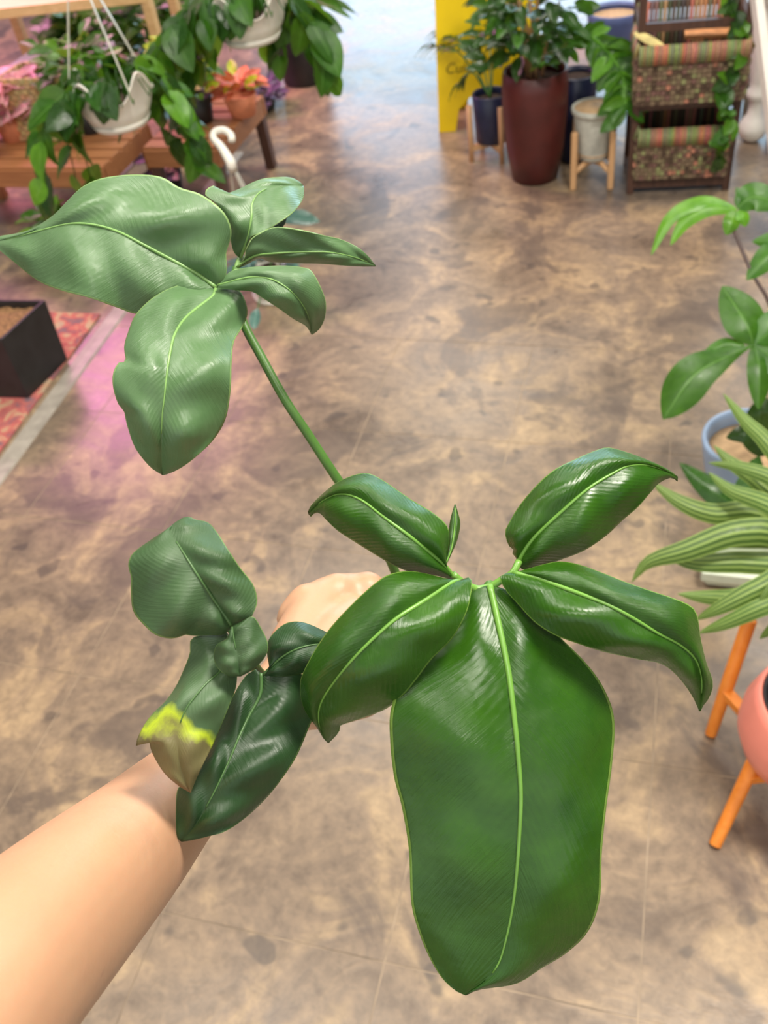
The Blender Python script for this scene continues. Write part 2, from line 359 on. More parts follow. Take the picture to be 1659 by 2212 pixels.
def leaf_mesh(key, kind, L, W, mat, **kw):
    V, Fc, UV = leaf_shape(kind, L, W, **kw); me = bpy.data.meshes.new(key); me.from_pydata(V, [], Fc)
    ul = me.uv_layers.new(name='UVMap')
    for lp in me.loops: ul.data[lp.index].uv = UV[lp.vertex_index]
    me.polygons.foreach_set('use_smooth', [True]*len(me.polygons)); me.materials.append(mat); LM[key] = me
for k_, m_ in (('g', 'bg_leaf'), ('l', 'bg_leaf_light'), ('d', 'bg_leaf_dark'), ('p', 'pink_leaf'), ('y', 'yellow_leaf'), ('v', 'purple_leaf'), ('c', 'coral_leaf'), ('b', 'blue_leaf')):
    leaf_mesh('heart_'+k_, 'heart', 1, .78, M[m_], cup=.10, droop=.22)
    leaf_mesh('oval_'+k_, 'oval', 1, .5, M[m_], cup=.16, droop=.2)
    leaf_mesh('lance_'+k_, 'lance', 1, .2, M[m_], cup=.2, droop=.35)
def put_leaf(key, loc, d, nrm, size, parent, name='leaf', wscale=1.0):
    d = Vector(d).normalized(); nrm = Vector(nrm); nrm = (nrm - d*d.dot(nrm))
    if nrm.length < 1e-4: nrm = d.orthogonal()
    nrm.normalize(); y = nrm.cross(d)
    mt = Matrix((d*size, y*size*wscale, nrm*size)).transposed().to_4x4(); mt.translation = Vector(loc)-WL[parent.name]
    o = link(bpy.data.objects.new(name, LM[key])); o.parent = parent; o.matrix_local = mt; return o
def rv3(s=1.0): return Vector((random.uniform(-s, s), random.uniform(-s, s), random.uniform(-s, s)))
def ribbon(pts, w, mat, parent, name='leaf', prof='lobe', n=22, cup=.12, th=.0, tiltz=0.0):
    """leaf blade along pixel+depth points; w = real half-width in px at its depth"""
    S = spline(pts, n+1); V, Fc, UV = [], [], []; us = (-1, -.6, -.2, 0, .2, .6, 1)
    for i, sp in enumerate(S):
        t = i/n; a = S[max(i-1, 0)]; b = S[min(i+1, n)]; tx, ty = b[0]-a[0], b[1]-a[1]; L = math.hypot(tx, ty) or 1
        nx, ny = -ty/L, tx/L
        if prof == 'lobe': wv = max(.05, sin(pi*t**.8)**.7)
        elif prof == 'strap': wv = min(1, .35+t*3)*(max(0, 1-t**4))**.8
        elif prof == 'bulb': wv = max(.10, sin(pi*t**1.5)**.8)
        else: wv = sin(pi*t)
        if i == n: wv = .02
        for u in us:
            dd = sp[2]*(1 + cup*abs(u)**1.5*wv*w/FPX*1.6 + tiltz*u*wv*w/FPX)
            V.append(P(sp[0]+nx*w*wv*u, sp[1]+ny*w*wv*u, dd)); UV.append((.5+.5*u, t))
    m = len(us)
    for i in range(n):
        for k in range(m-1): Fc.append((i*m+k, i*m+k+1, (i+1)*m+k+1, (i+1)*m+k))
    o = mesh(name, (V, Fc), mat, parent, UV)
    return o
def lobe(name, Lp, Mp, Rp, dM, eL, eR, mat, ribmat, parent, puff=.006, ripple=.0, rib=(.0016, .0005), n=44, ph=0.0, rib_end=.95, groove=.0, pL=None, pR=None):
    """leaf lobe from its midrib and two margins, each pixel polyline with its own depth along the blade"""
    SL, SM, SR = spline(Lp, n+1), spline(Mp, n+1), spline(Rp, n+1)
    def dep(arr, t):
        xs_ = np.linspace(0, 1, len(arr)); k = spline(list(zip(xs_, arr)), 60) if len(arr) > 2 else [(0, arr[0]), (1, arr[1])]
        return float(np.interp(t, [q[0] for q in k], [q[1] for q in k]))
    us = [-1, -.96, -.86, -.72, -.56, -.4, -.26, -.13, -.05, 0, .05, .13, .26, .4, .56, .72, .86, .96, 1]
    V, Fc, UV = [], [], []; ribp = []
    for i in range(n+1):
        t = i/n; end = min(1, min(t, 1-t)*7)
        dm = dep(dM, t); ribp.append(PN(SM[i][0], SM[i][1], dm - .0005))
        for u in us:
            E = SL[i] if u < 0 else SR[i]; a = abs(u); ed = dep(eL if u < 0 else eR, t)
            px = SM[i][0]+(E[0]-SM[i][0])*a; py = SM[i][1]+(E[1]-SM[i][1])*a
            pf = (pL if (u < 0 and pL is not None) else pR if (u > 0 and pR is not None) else puff)
            d_ = dm + (ed*.62*a**1.7 - pf*.62*end*sin(pi*a)**1.35)/1.3514
            d_ += ripple*end*a*a*sin(t*15+ph+(2 if u > 0 else 0)) + ripple*.5*end*sin(t*23+ph*2+a*4)*sin(pi*a)
            V.append(PN(px, py, d_)); UV.append((.5+.5*u, t))
    m = len(us)
    for i in range(n):
        for k in range(m-1): Fc.append((i*m+k, i*m+k+1, (i+1)*m+k+1, (i+1)*m+k))
    o = mesh(name, (V, Fc), mat, parent, UV)
    so = o.modifiers.new('thickness', 'SOLIDIFY'); so.thickness = .0007; so.offset = 0
    k = max(3, int(len(ribp)*rib_end))
    if parent.parent is None:                       # first level below the thing: the midrib is a sub-part of the blade
        mr = mesh('midrib', tube(ribp[:k], [.8*(rib[0]+(rib[1]-rib[0])*(j/(k-1))) for j in range(k)], 8), ribmat, o)
    return o
# ------------------------------------------------------------------ the held plant
plant = thing('philodendron', PN(935, 1500, .62), 'potted philodendron held in the hand, with big glossy lobed leaves on long green petioles', 'houseplant')
N, RN = M['leaf_near'], M['rib_near']
lobe('leaf', [(1050,1266),(1010,1285),(940,1370),(875,1455),(845,1530),(843,1600),(852,1680),(868,1740),(883,1830),(887,1930),(895,1980),(920,2050),(950,2105),(980,2136),(1003,2148)],
     [(1058,1265),(1075,1340),(1098,1450),(1112,1560),(1120,1640),(1125,1720),(1122,1800),(1118,1860),(1110,1940),(1095,2020),(1075,2085),(1040,2125),(1003,2148)],
     [(1066,1265),(1120,1290),(1208,1376),(1267,1435),(1305,1490),(1326,1554),(1322,1643),(1308,1750),(1299,1843),(1295,1941),(1271,2009),(1225,2056),(1170,2090),(1114,2124),(1038,2136),(1006,2149)],
     [0.346,0.336,0.332,0.334,0.339,0.348,0.356], [.0,.020,.010,.006,.014,.010,0], [.0,.022,.026,.022,.026,.020,0], N, RN, plant, puff=.007, ripple=.0022, rib=(.0023,.0006), n=60, rib_end=.93)
lobe('leaf', [(996,1256),(960,1250),(905,1237),(865,1236),(824,1251),(763,1304),(701,1374),(658,1448),(649,1485),(658,1531),(686,1572),(703,1600),(708,1603)],
     [(1000,1256),(976,1259),(916,1298),(855,1337),(806,1380),(763,1423),(717,1479),(692,1522),(688,1559),(698,1590),(708,1603)],
     [(1003,1256),(1017,1248),(1018,1276),(1006,1325),(975,1380),(932,1423),(904,1460),(874,1497),(837,1528),(794,1546),(754,1559),(735,1566),(732,1580),(717,1597),(710,1604)],
     [0.341,0.329,0.322,0.322,0.327,0.339,0.356], [.0,.020,.024,.020,.012,0], [.0,.004,.014,.020,.014,0], N, RN, plant, puff=.009, ripple=.0015, rib=(.0016,.0005), ph=1)
lobe('leaf', [(1000,1256),(966,1227),(963,1211),(969,1159),(963,1134),(932,1107),(886,1079),(837,1045),(812,1030),(791,1023),(763,1028),(726,1045),(695,1070),(674,1091),(666,1106)],
     [(1000,1256),(984,1250),(960,1221),(917,1184),(874,1150),(824,1113),(788,1085),(757,1070),(728,1068),(700,1080),(678,1098),(667,1108)],
     [(998,1257),(941,1242),(904,1240),(861,1225),(824,1205),(769,1171),(732,1147),(708,1125),(698,1114),(690,1107),(680,1108),(672,1116),(667,1110)],
     [0.348,0.339,0.334,0.337,0.348,0.368], [.0,.014,.018,.026,.020,0], [.0,.014,.018,.020,.010,0], N, RN, plant, puff=.009, ripple=.0012, rib=(.0015,.0005), ph=2)
lobe('leaf', [(961,1218),(968,1190),(969,1159),(974,1122),(983,1090)], [(963,1218),(975,1185),(981,1150),(983,1120),(983,1090)],
     [(965,1216),(977,1190),(987,1165),(993,1131),(987,1104),(983,1090)], [0.343,0.346,0.349], [.0,.004,0], [.0,.008,0], N, RN, plant, puff=.001, rib=(.0006,.0003), n=18)
lobe('leaf', [(1118,1216),(1117,1206),(1108,1197),(1113,1189),(1100,1178),(1092,1150),(1101,1129),(1122,1094),(1157,1052),(1196,1017),(1245,992),(1290,973),(1315,968),(1350,977),(1392,992),(1437,1012),(1463,1030)],
     [(1119,1218),(1129,1195),(1157,1157),(1210,1108),(1262,1062),(1297,1038),(1325,1022),(1353,1008),(1390,1004),(1430,1014),(1463,1032)],
     [(1121,1220),(1133,1230),(1175,1221),(1217,1206),(1262,1188),(1308,1157),(1343,1124),(1378,1094),(1402,1066),(1423,1043),(1448,1031),(1458,1036),(1463,1040)],
     [0.349,0.343,0.339,0.341,0.348,0.363], [.0,.018,.022,.022,.010,0], [.0,.016,.022,.020,.008,0], N, RN, plant, puff=.009, ripple=.0018, rib=(.0015,.0005), ph=3)
lobe('leaf', [(1108,1237),(1126,1234),(1150,1227),(1206,1214),(1252,1221),(1297,1237),(1350,1258),(1402,1276),(1465,1297),(1497,1314),(1507,1339),(1512,1377),(1524,1430),(1539,1475),(1531,1506),(1519,1522),(1512,1536)],
     [(1108,1238),(1157,1248),(1210,1267),(1262,1286),(1315,1307),(1367,1335),(1420,1367),(1469,1393),(1503,1425),(1516,1470),(1512,1534)],
     [(1104,1238),(1080,1246),(1094,1276),(1119,1304),(1154,1342),(1196,1370),(1245,1388),(1297,1405),(1350,1417),(1385,1424),(1423,1431),(1451,1447),(1479,1478),(1500,1510),(1511,1536)],
     [0.343,0.332,0.325,0.327,0.337,0.356], [.0,.020,.022,.020,.016,0], [.0,.008,.016,.016,.010,0], N, RN, plant, puff=.009, ripple=.0018, rib=(.0017,.0005), ph=4)
mesh('petiole', tube([PN(x, y, d) for x, y, d in spline([(1121,1212,.346),(1108,1237,.3445),(1082,1254,.346),(1058,1267,.3475),(1030,1272,.3475),(1000,1258,.345),(978,1240,.3435)], 24)], .0019, 8), M['rib_near'], plant)
mesh('petiole', tube([PN(x, y, d) for x, y, d in spline([(1058,1266,.349),(1064,1300,.375),(1042,1350,.43),(985,1400,.52),(945,1430,.575)], 24)], .0032, 10), M['petiole'], plant)
# far leaf, upper left
A, RA = M['leaf_far'], M['rib_far']
lobe('leaf', [(469,617),(484,606),(490,580),(488,550),(492,534),(500,498),(482,457),(435,421),(389,406),(348,383),(287,378),(220,386),(179,404),(149,432),(113,468),(67,496),(31,506),(0,511),(-14,520)],
     [(467,621),(425,591),(359,555),(307,527),(256,501),(205,486),(154,483),(102,494),(50,508),(-14,524)],
     [(466,624),(440,648),(395,668),(345,676),(295,678),(246,662),(195,644),(128,626),(82,606),(36,570),(0,541),(-14,528)],
     [.452,.448,.442,.446,.46,.485], [.0,-.004,.016,.034,.022,0], [.0,.010,.004,-.004,.004,0], A, RA, plant, puff=.011, ripple=.005, rib=(.0017,.0005), n=56, ph=.4)
lobe('leaf', [(451,624),(415,618),(379,619),(333,642),(295,678),(279,714),(269,749),(272,781),(257,784),(245,806),(245,836),(256,872),(269,888),(274,913),(292,965),(323,1006),(350,1025)],
     [(466,624),(460,640),(435,659),(400,688),(377,724),(366,770),(359,821),(354,867),(350,900),(349,960),(351,1025)],
     [(470,622),(512,626),(528,647),(534,678),(523,708),(505,739),(500,785),(498,842),(487,903),(461,949),(425,985),(389,1011),(360,1024),(351,1026)],
     [.450,.436,.420,.412,.412,.420,.436], [.0,.024,.024,.020,.014,0], [.0,.022,.018,.024,.016,0], A, RA, plant, puff=.010, ripple=.004, rib=(.0016,.0004), n=50, ph=2.2, rib_end=.82)
lobe('leaf', [(478,610),(485,603),(495,589),(526,580),(572,576),(618,575),(661,580),(675,589),(692,620),(703,652),(701,686),(689,711),(674,722)],
     [(470,616),(490,611),(511,605),(541,599),(572,600),(600,609),(632,632),(655,660),(668,690),(674,722)],
     [(468,618),(480,624),(511,626),(546,630),(572,646),(603,666),(634,688),(660,703),(673,722)],
     [.446,.436,.430,.430,.440,.464], [.0,.010,.010,.016,.012,0], [.0,.008,.012,.016,.010,0], A, RA, plant, puff=.006, ripple=.002, rib=(.0010,.0003), n=36, ph=1.1)
lobe('leaf', [(513,576),(529,556),(531,540),(545,514),(560,505),(572,498),(591,491),(618,492),(664,500),(711,511),(733,516),(768,532),(794,552),(811,573)],
     [(512,577),(531,563),(557,551),(588,548),(634,545),(680,544),(720,546),(770,557),(811,574)],
     [(515,578),(532,571),(560,557),(580,564),(603,566),(649,568),(695,569),(743,573),(780,575),(811,575)],
     [.466,.460,.456,.458,.466,.480], [.0,-.012,-.014,-.004,0], [.0,.020,.022,.014,0], A, RA, plant, puff=.002, ripple=.002, rib=(.0011,.0003), n=36, ph=3)
lobe('leaf', [(517,557),(505,545),(499,520),(494,490),(472,445),(442,419),(461,402),(482,419),(512,411),(564,388),(615,383),(640,389),(654,400)],
     [(520,556),(529,532),(537,509),(543,471),(545,440),(562,415),(600,402),(654,402)],
     [(523,555),(535,530),(543,511),(564,503),(605,480),(635,457),(653,432),(656,412),(655,402)],
     [.478,.470,.468,.474,.486,.50], [.0,-.006,.000,.010,0], [.0,-.008,-.010,-.004,0], A, RA, plant, puff=.004, ripple=.003, rib=(.0016,.0005), n=40, ph=5, rib_end=.7)
lobe('leaf', [(541,515),(546,506),(575,495),(598,483),(621,464)], [(542,516),(560,509),(585,498),(605,485),(621,463)],
     [(543,517),(556,513),(590,504),(612,488),(622,463)], [.470,.478,.49], [.0,.0,0], [.0,.004,0], M['leaf_near'], RA, plant, puff=.001, rib=(.0006,.0003), n=14)
mesh('petiole', tube([PN(x, y, d) for x, y, d in spline([(512,578,.476),(508,600,.476),(512,650,.475),(528,703,.474),(564,770,.474),(615,862,.474),(666,939,.478),(733,1041,.486),(800,1135,.50),(848,1222,.52),(905,1380,.565),(925,1440,.58)], 60)], [.0030+.0007*(i/59) for i in range(60)], 12), M['petiole'], plant)
mesh('petiole', tube([PN(x, y, d) for x, y, d in spline([(520,556,.482),(514,570,.478),(508,590,.474),(490,612,.462),(468,621,.455)], 16)], .0022, 8), M['rib_far'], plant)
# old leaf, lower left
O, K, RO = M['leaf_old'], M['leaf_mid'], M['rib_old']
lobe('leaf', [(552,1446),(530,1462),(498,1515),(470,1570),(440,1630),(400,1690),(384,1707),(381,1759),(383,1805),(390,1816)],
     [(564,1454),(562,1500),(536,1550),(515,1595),(490,1654),(456,1724),(420,1785),(391,1816)],
     [(575,1452),(610,1446),(650,1455),(680,1490),(686,1530),(670,1564),(640,1633),(605,1686),(571,1727),(529,1766),(484,1797),(449,1806),(414,1814),(392,1817)],
     [0.349,0.348,0.341,0.336,0.336,0.341], [.0,.016,.014,.010,0], [.0,.020,.024,.022,.012,0], O, RO, plant, puff=.006, ripple=.004, rib=(.0012,.0004), n=50, ph=1.7, rib_end=.8)
lobe('leaf', [(570,1456),(584,1450),(582,1435),(578,1407),(581,1383),(602,1358),(626,1345),(658,1346),(706,1367),(752,1392)],
     [(568,1458),(590,1436),(620,1412),(660,1396),(710,1390),(752,1394)],
     [(572,1460),(610,1460),(660,1452),(710,1430),(752,1396)], [0.349,0.346,0.344,0.348,0.359], [.0,.016,.020,0], [.0,.008,.012,0], O, RO, plant, puff=.006, ripple=.002, rib=(.0009,.0003), n=30, ph=.7)
lobe('leaf', [(490,1366),(450,1370),(414,1380),(411,1411),(397,1449),(379,1487),(355,1519),(327,1546),(306,1578),(294,1609),(308,1603),(322,1600),(330,1626),(355,1668),(386,1696),(411,1711)],
     [(493,1372),(486,1420),(477,1449),(449,1473),(425,1500),(400,1535),(385,1580),(385,1630),(398,1680),(411,1711)],
     [(500,1380),(512,1420),(511,1461),(508,1487),(498,1515),(480,1560),(456,1616),(428,1672),(411,1712)],
     [0.337,0.332,0.325,0.323,0.324,0.329], [.0,.014,.020,.012,0], [.0,.012,.014,.008,0], M['leaf_tip'], RO, plant, puff=.005, ripple=.002, rib=(.0010,.0004), n=44, ph=2.7, rib_end=.6)['label'] = 'leaf lobe with a yellow and brown dead tip'
lobe('leaf', [(500,1352),(484,1369),(449,1371),(414,1372),(404,1369),(372,1378),(337,1371),(310,1348),(289,1320),(284,1282),(284,1247),(278,1219),(289,1195),(327,1167),(369,1139),(388,1125)],
     [(501,1352),(477,1317),(449,1275),(421,1233),(390,1184),(369,1150),(375,1133),(390,1123)],
     [(504,1352),(536,1338),(546,1327),(555,1299),(546,1264),(518,1226),(494,1191),(470,1153),(449,1130),(424,1124),(407,1117),(392,1121)],
     [0.327,0.323,0.319,0.319,0.324,0.334], [.0,.012,.012,.022,.018,0], [.0,.010,.014,.014,.016,0], K, RO, plant, puff=.008, ripple=.003, rib=(.0012,.0005), n=46, ph=.2, rib_end=.8)
lobe('leaf', [(499,1355),(491,1379),(468,1395),(463,1421),(473,1445),(494,1458),(516,1460)], [(501,1354),(506,1385),(514,1425),(518,1460)],
     [(505,1350),(525,1342),(546,1332),(562,1355),(578,1390),(572,1418),(546,1445),(520,1460)], [0.324,0.323,0.323,0.325], [.0,.006,0], [.0,.008,.010,0], K, RO, plant, puff=.005, ripple=.001, rib=(.0007,.0003), n=26, rib_end=.5)
mesh('petiole', tube([PN(x, y, d) for x, y, d in spline([(500,1356,.345),(530,1400,.352),(562,1455,.368),(620,1480,.42),(730,1465,.50),(850,1450,.55),(915,1446,.585)], 30)], .0028, 10), M['petiole'], plant)
# nursery pot of the held plant
PC = PN(935, 1440, .575)
pr = [(.030, -.085), (.034, -.084), (.0425, -.012), (.0455, -.010), (.0465, 0), (.0445, .001), (.0435, -.002), (.041, -.014)]
mesh('pot', lathe(pr, PC, 40), M['black_pot'], plant)
mesh('soil', lathe([(.0405, -.016), (.03, -.012), (.012, -.009), (.0005, -.008)], PC, 24), M['soil_dark'], plant)
# ------------------------------------------------------------------ the arm and hand
person = None
wide = (RT*.66 - UP*(-.75)).normalized()   # across the forearm in the picture plane
wide = (RT*.66 + UP*.75).normalized()
def cap(pts, rads, n=18, wd=None, flat=1.0, sub=26):
    Q = [PN(*p[:3]) if len(p) == 3 and not isinstance(p, Vector) else p for p in pts]
    S = spline([(*q, r) for q, r in zip(Q, rads)], sub); c = [Vector(s_[:3]) for s_ in S]; r = [float(s_[3]) for s_ in S]
    def endcap(c0, dr, r0): return [(c0+dr*r0*flat*sin(a_), r0*cos(a_)) for a_ in (radians(35), radians(62), radians(82))]
    h = endcap(c[0], (c[0]-c[1]).normalized(), r[0])[::-1]; e = endcap(c[-1], (c[-1]-c[-2]).normalized(), r[-1])
    cc = [x for x, _ in h]+c+[x for x, _ in e]; rr = [x for _, x in h]+r+[x for _, x in e]
    return tube(cc, rr, n, wide=wd, flat=flat)
parts = []
arm = [(-260,2400,.22),(-60,2165,.26),(118,1985,.31),(258,1850,.36),(392,1712,.408),(500,1615,.437),(590,1525,.458),(660,1450,.476)]
parts.append(cap(arm, [.053,.052,.0505,.0470,.0395,.0345,.033,.036], 28, wide, .74, 50))
hv = (PN(690, 1430, .50)-PC); hv.z = 0; hv.normalize(); fv = Vector((hv.y, -hv.x, 0))
if fv.y < 0: fv = -fv           # towards the far side of the pot
def ring(ang, z, r): return Vector((PC.x, PC.y, PC.z+z)) + (hv*cos(ang)+fv*sin(ang))*r
# palm: from the wrist to the knuckles, against the near-left side of the pot
wristp = PN(610, 1505, .458)
for k in range(4):
    z = -.006 - .0185*k; fr = [.0098, .0102, .0098, .0086][k]
    kn = ring(radians(42), z+.008, .064 + (.003 if k in (1, 2) else 0))
    parts.append(cap([wristp + Vector((0, 0, -.006*k+.010)), (wristp+kn)/2 + (hv*.008), kn], [.019, .0175, .0135], 14))
    rr = .0455+fr*.85
    L = [108, 118, 112, 96][k]
    parts.append(cap([kn, ring(radians(58), z, rr+.006), ring(radians(84), z-.001, rr), ring(radians(L+4), z-.002, rr-.001), ring(radians(L+22), z-.003, rr-.001)], [.0125, fr+.001, fr, fr*.95, fr*.82], 14))
parts.append(cap([(660,1450,.474),(700,1400,.492),(745,1350,.507)], [.036,.038,.030], 24, wide, .62))
parts.append(cap([(645,1400,.478),(690,1310,.502),(745,1285,.512),(790,1275,.518)], [.022,.0185,.0165,.013], 16))
for q_, r_ in (((662,1300,.500), .0150), ((728,1281,.508), .0165), ((792,1277,.514), .0165)):
    parts.append(cap([(q_[0]-22, q_[1]+34, q_[2]), q_], [r_, r_*.93], 14, sub=8))
th0 = PN(655, 1490, .468)
parts.append(cap([th0, PN(705, 1470, .500), PN(755, 1462, .520), PN(800, 1466, .528), PN(842, 1478, .534)], [.021, .0165, .0125, .0112, .0092], 14))
person = mesh('person', join(*parts), M['skin'])
tag(person, 'bare left forearm and hand reaching in from the lower left to grip the plant pot', 'person')
rm = person.modifiers.new('merge', 'REMESH'); rm.mode = 'VOXEL'; rm.voxel_size = .0022; rm.use_smooth_shade = True
sm = person.modifiers.new('soften', 'SMOOTH'); sm.iterations = 9; sm.factor = .6
# ------------------------------------------------------------------ right foreground: stand with pink pot and striped plant
LEG = [(F(1535,1590), F(1617,1340,.30)), (F(1545,1832), None)]
f1, f2 = F(1533, 1592), F(1541, 1832); cxy = Vector((f1.x+f2.x, f1.y+f2.y, 0))/2 + Vector((.152, .01, 0))
stand = thing('plant_stand', (cxy.x, cxy.y, 0), 'orange wooden plant stand with slanted legs under the coral pink pot', 'plant stand')
top1 = F(1620, 1338, .30); dirf = (F(1662, 1575, .20) - f2); top2 = f2 + dirf*(.30/.20)
opp = lambda p: Vector((2*cxy.x-p.x, 2*cxy.y-p.y, p.z))
legs = [(F(1533,1592), top1), (f2, top2)]
legs += [(opp(f2), opp(top2)), (opp(F(1533,1592)), opp(top1))]
for a_, b_ in legs:
    a_ = a_ + (b_-a_).normalized()*.006
    mesh('leg', tube([a_, a_+(b_-a_)*.5, b_], [.0125, .0150, .0150], 16), M['orange_leg'], stand, bevel=.002)
for (a_, b_), (c_, d_) in ((legs[0], legs[3]), (legs[1], legs[2])):
    p1 = a_+(b_-a_)*.40; p2 = c_+(d_-c_)*.40; mesh('crossbar', beam(p1, p2, .024, .022), M['orange_leg'], stand, smooth=False, bevel=.002)
pz = .145
pot = thing('pink_pot', (cxy.x, cxy.y, pz), 'coral pink round ceramic pot held by orange stand legs', 'pot')
mesh('body', lathe([(.05, 0), (.085, .012), (.120, .05), (.135, .10), (.133, .14), (.120, .185), (.112, .205), (.106, .206), (.108, .19), (.112, .16)], (cxy.x, cxy.y, pz), 56), M['coral'], pot)
sp = thing('striped_plant', (cxy.x, cxy.y, pz+.15), 'plant with long arching green leaves striped lengthwise, in the pink pot', 'houseplant')
mesh('inner_pot', lathe([(.088, 0), (.100, .062), (.105, .074), (.102, .078), (.096, .070), (.094, .03), (.0005, .028)], (cxy.x, cxy.y, pz+.13), 40), M['black_pot'], sp)
SL = M['stripe_leaf']
strap = [([(1760,1290,1.16),(1660,1120,1.10),(1540,1110,1.10),(1470,1085,1.10),(1405,1040,1.12)],27),
 ([(1770,1320,1.14),(1700,1170,1.02),(1600,1150,1.0),(1480,1190,1.02),(1400,1215,1.05),(1364,1258,1.08)],31),
 ([(1770,1320,1.14),(1700,1230,1.05),(1610,1215,1.05),(1500,1215,1.06),(1420,1190,1.10)],26),
 ([(1770,1330,1.12),(1700,1260,1.02),(1600,1290,1.02),(1530,1290,1.04),(1463,1283,1.06)],24),
 ([(1770,1340,1.10),(1720,1240,.98),(1640,1270,.96),(1560,1310,.98),(1500,1340,1.02)],26),
 ([(1780,1340,1.10),(1720,1290,.97),(1650,1310,.95),(1570,1345,.98),(1508,1368,1.02)],22),
 ([(1800,1250,1.2),(1740,1080,1.12),(1660,960,1.12),(1610,910,1.14),(1562,850,1.18)],24),
 ([(1800,1250,1.2),(1720,1120,1.12),(1640,1040,1.10),(1580,1000,1.12),(1542,962,1.16)],26),
 ([(1800,1250,1.2),(1740,1100,1.05),(1680,1040,1.04),(1600,1010,1.06),(1530,1000,1.1)],22),
 ([(1800,1250,1.2),(1740,1140,1.02),(1660,1090,1.02),(1580,1060,1.06),(1530,1020,1.1)],24),
 ([(1790,1300,1.2),(1740,1180,1.10),(1680,1165,1.08),(1600,1170,1.08),(1540,1180,1.10)],24),
 ([(1790,1300,1.1),(1740,1200,.96),(1690,1240,.94),(1650,1290,.95),(1622,1345,.99)],12),
 ([(1790,1300,1.1),(1760,1250,.94),(1720,1290,.92),(1690,1340,.94),(1640,1380,1.0)],24),
 ([(1790,1300,1.1),(1900,1150,1.0),(2000,1100,1.0),(2100,1200,1.1)],30), ([(1790,1300,1.1),(1880,1300,.9),(1960,1400,.9)],30),
 ([(1790,1300,1.1),(1800,1150,1.2),(1850,1000,1.3),(1900,950,1.4)],30)]
for i, (pts, w_) in enumerate(strap):
    ribbon(pts, w_, SL, sp, prof='strap', cup=.5, tiltz=random.uniform(-.4, .4), n=26)
# sky-blue pot with split-leaf philodendron on a stake
bc = F(1600, 1072); bc.z = 0; rimc = Vector((.60, 1.600, 0)); bc = F(1606, 1060)
bp = thing('sky_blue_pot', bc, 'pale sky blue ceramic pot standing on the floor right of the aisle', 'pot')
mesh('body', lathe([(.088, 0), (.095, .004), (.118, .10), (.133, .178), (.133, .188), (.127, .192), (.119, .187), (.116, .17), (.112, .14)], bc, 56), M['sky'], bp)
sl_ = thing('split_leaf_plant', bc+Vector((0, 0, .145)), 'split-leaf climbing plant on a dark stem growing from the sky blue pot', 'houseplant')
mesh('soil', lathe([(.1135, .135), (.113, .148), (.07, .153), (.0005, .155)], bc, 32), M['tan_in'], sl_)
G, GL, GD = M['bg_leaf'], M['bg_leaf_light'], M['bg_leaf_dark']
stem = plain('dark_brown_stem', (.06, .035, .03), .5)
b0 = bc+Vector((.03, .0, .15))
mesh('stem', tube([Vector(s_) for s_ in spline([tuple(P(1583,492,1.52)), tuple(P(1625,590,1.53)), tuple(P(1662,655,1.55)), tuple(P(1690,760,1.6)), tuple(b0)], 30)], .0045, 10), stem, sl_)
mesh('stake', tube([bc+Vector((.04, .02, .15)), P(1668, 640, 1.62)], .012, 12), plain('cream_stake', (.72, .64, .46), .7), sl_)
for pts, w_, m_, pf in [([(1628,745,1.52),(1612,700,1.50),(1560,618,1.52)],46,'bg_leaf','lobe'), ([(1628,745,1.52),(1560,775,1.50),(1495,815,1.50),(1432,906,1.54)],46,'bg_leaf','bulb'),
   ([(1610,748,1.52),(1560,745,1.53),(1500,790,1.55)],14,'bg_leaf','lobe'),
   ([(1630,745,1.52),(1640,800,1.50),(1638,885,1.52)],27,'bg_leaf','lobe'), ([(1630,745,1.52),(1690,700,1.50),(1760,690,1.5)],40,'bg_leaf','lobe'), ([(1630,745,1.52),(1700,800,1.5),(1740,880,1.5)],34,'bg_leaf','lobe'),
   ([(1592,452,1.52),(1520,437,1.5),(1450,470,1.52),(1406,552,1.56)],15,'bg_leaf_light','lobe'), ([(1592,452,1.51),(1530,450,1.5),(1480,480,1.52),(1448,530,1.55)],18,'bg_leaf_light','lobe'),
   ([(1590,455,1.51),(1580,480,1.5),(1568,508,1.52)],19,'bg_leaf_light','lobe'), ([(1592,455,1.51),(1605,470,1.5),(1610,490,1.52)],15,'bg_leaf_light','lobe'),
   ([(1592,450,1.51),(1630,425,1.48),(1700,445,1.5)],32,'bg_leaf','lobe'), ([(1592,448,1.51),(1600,425,1.5),(1590,405,1.52)],13,'bg_leaf','lobe'),
   ([(1720,520,1.5),(1670,520,1.5),(1625,522,1.53)],20,'bg_leaf','lobe'), ([(1720,520,1.5),(1665,550,1.5),(1612,605,1.53)],28,'bg_leaf','lobe'), ([(1720,520,1.5),(1700,580,1.5),(1670,640,1.53)],24,'bg_leaf','lobe'),
   ([(1640,985,1.72),(1600,1085,1.66),(1540,1060,1.64),(1468,1000,1.68)],33,'bg_leaf_dark','lobe'),
   ([(1650,985,1.75),(1615,940,1.70),(1568,945,1.72)],24,'bg_leaf_dark','lobe'), ([(1650,985,1.75),(1640,900,1.66),(1660,860,1.64)],34,'bg_leaf_dark','lobe')]:
    ribbon(pts, w_, M[m_], sl_, prof=pf, cup=.35, tiltz=random.uniform(-.5, .5), n=18)
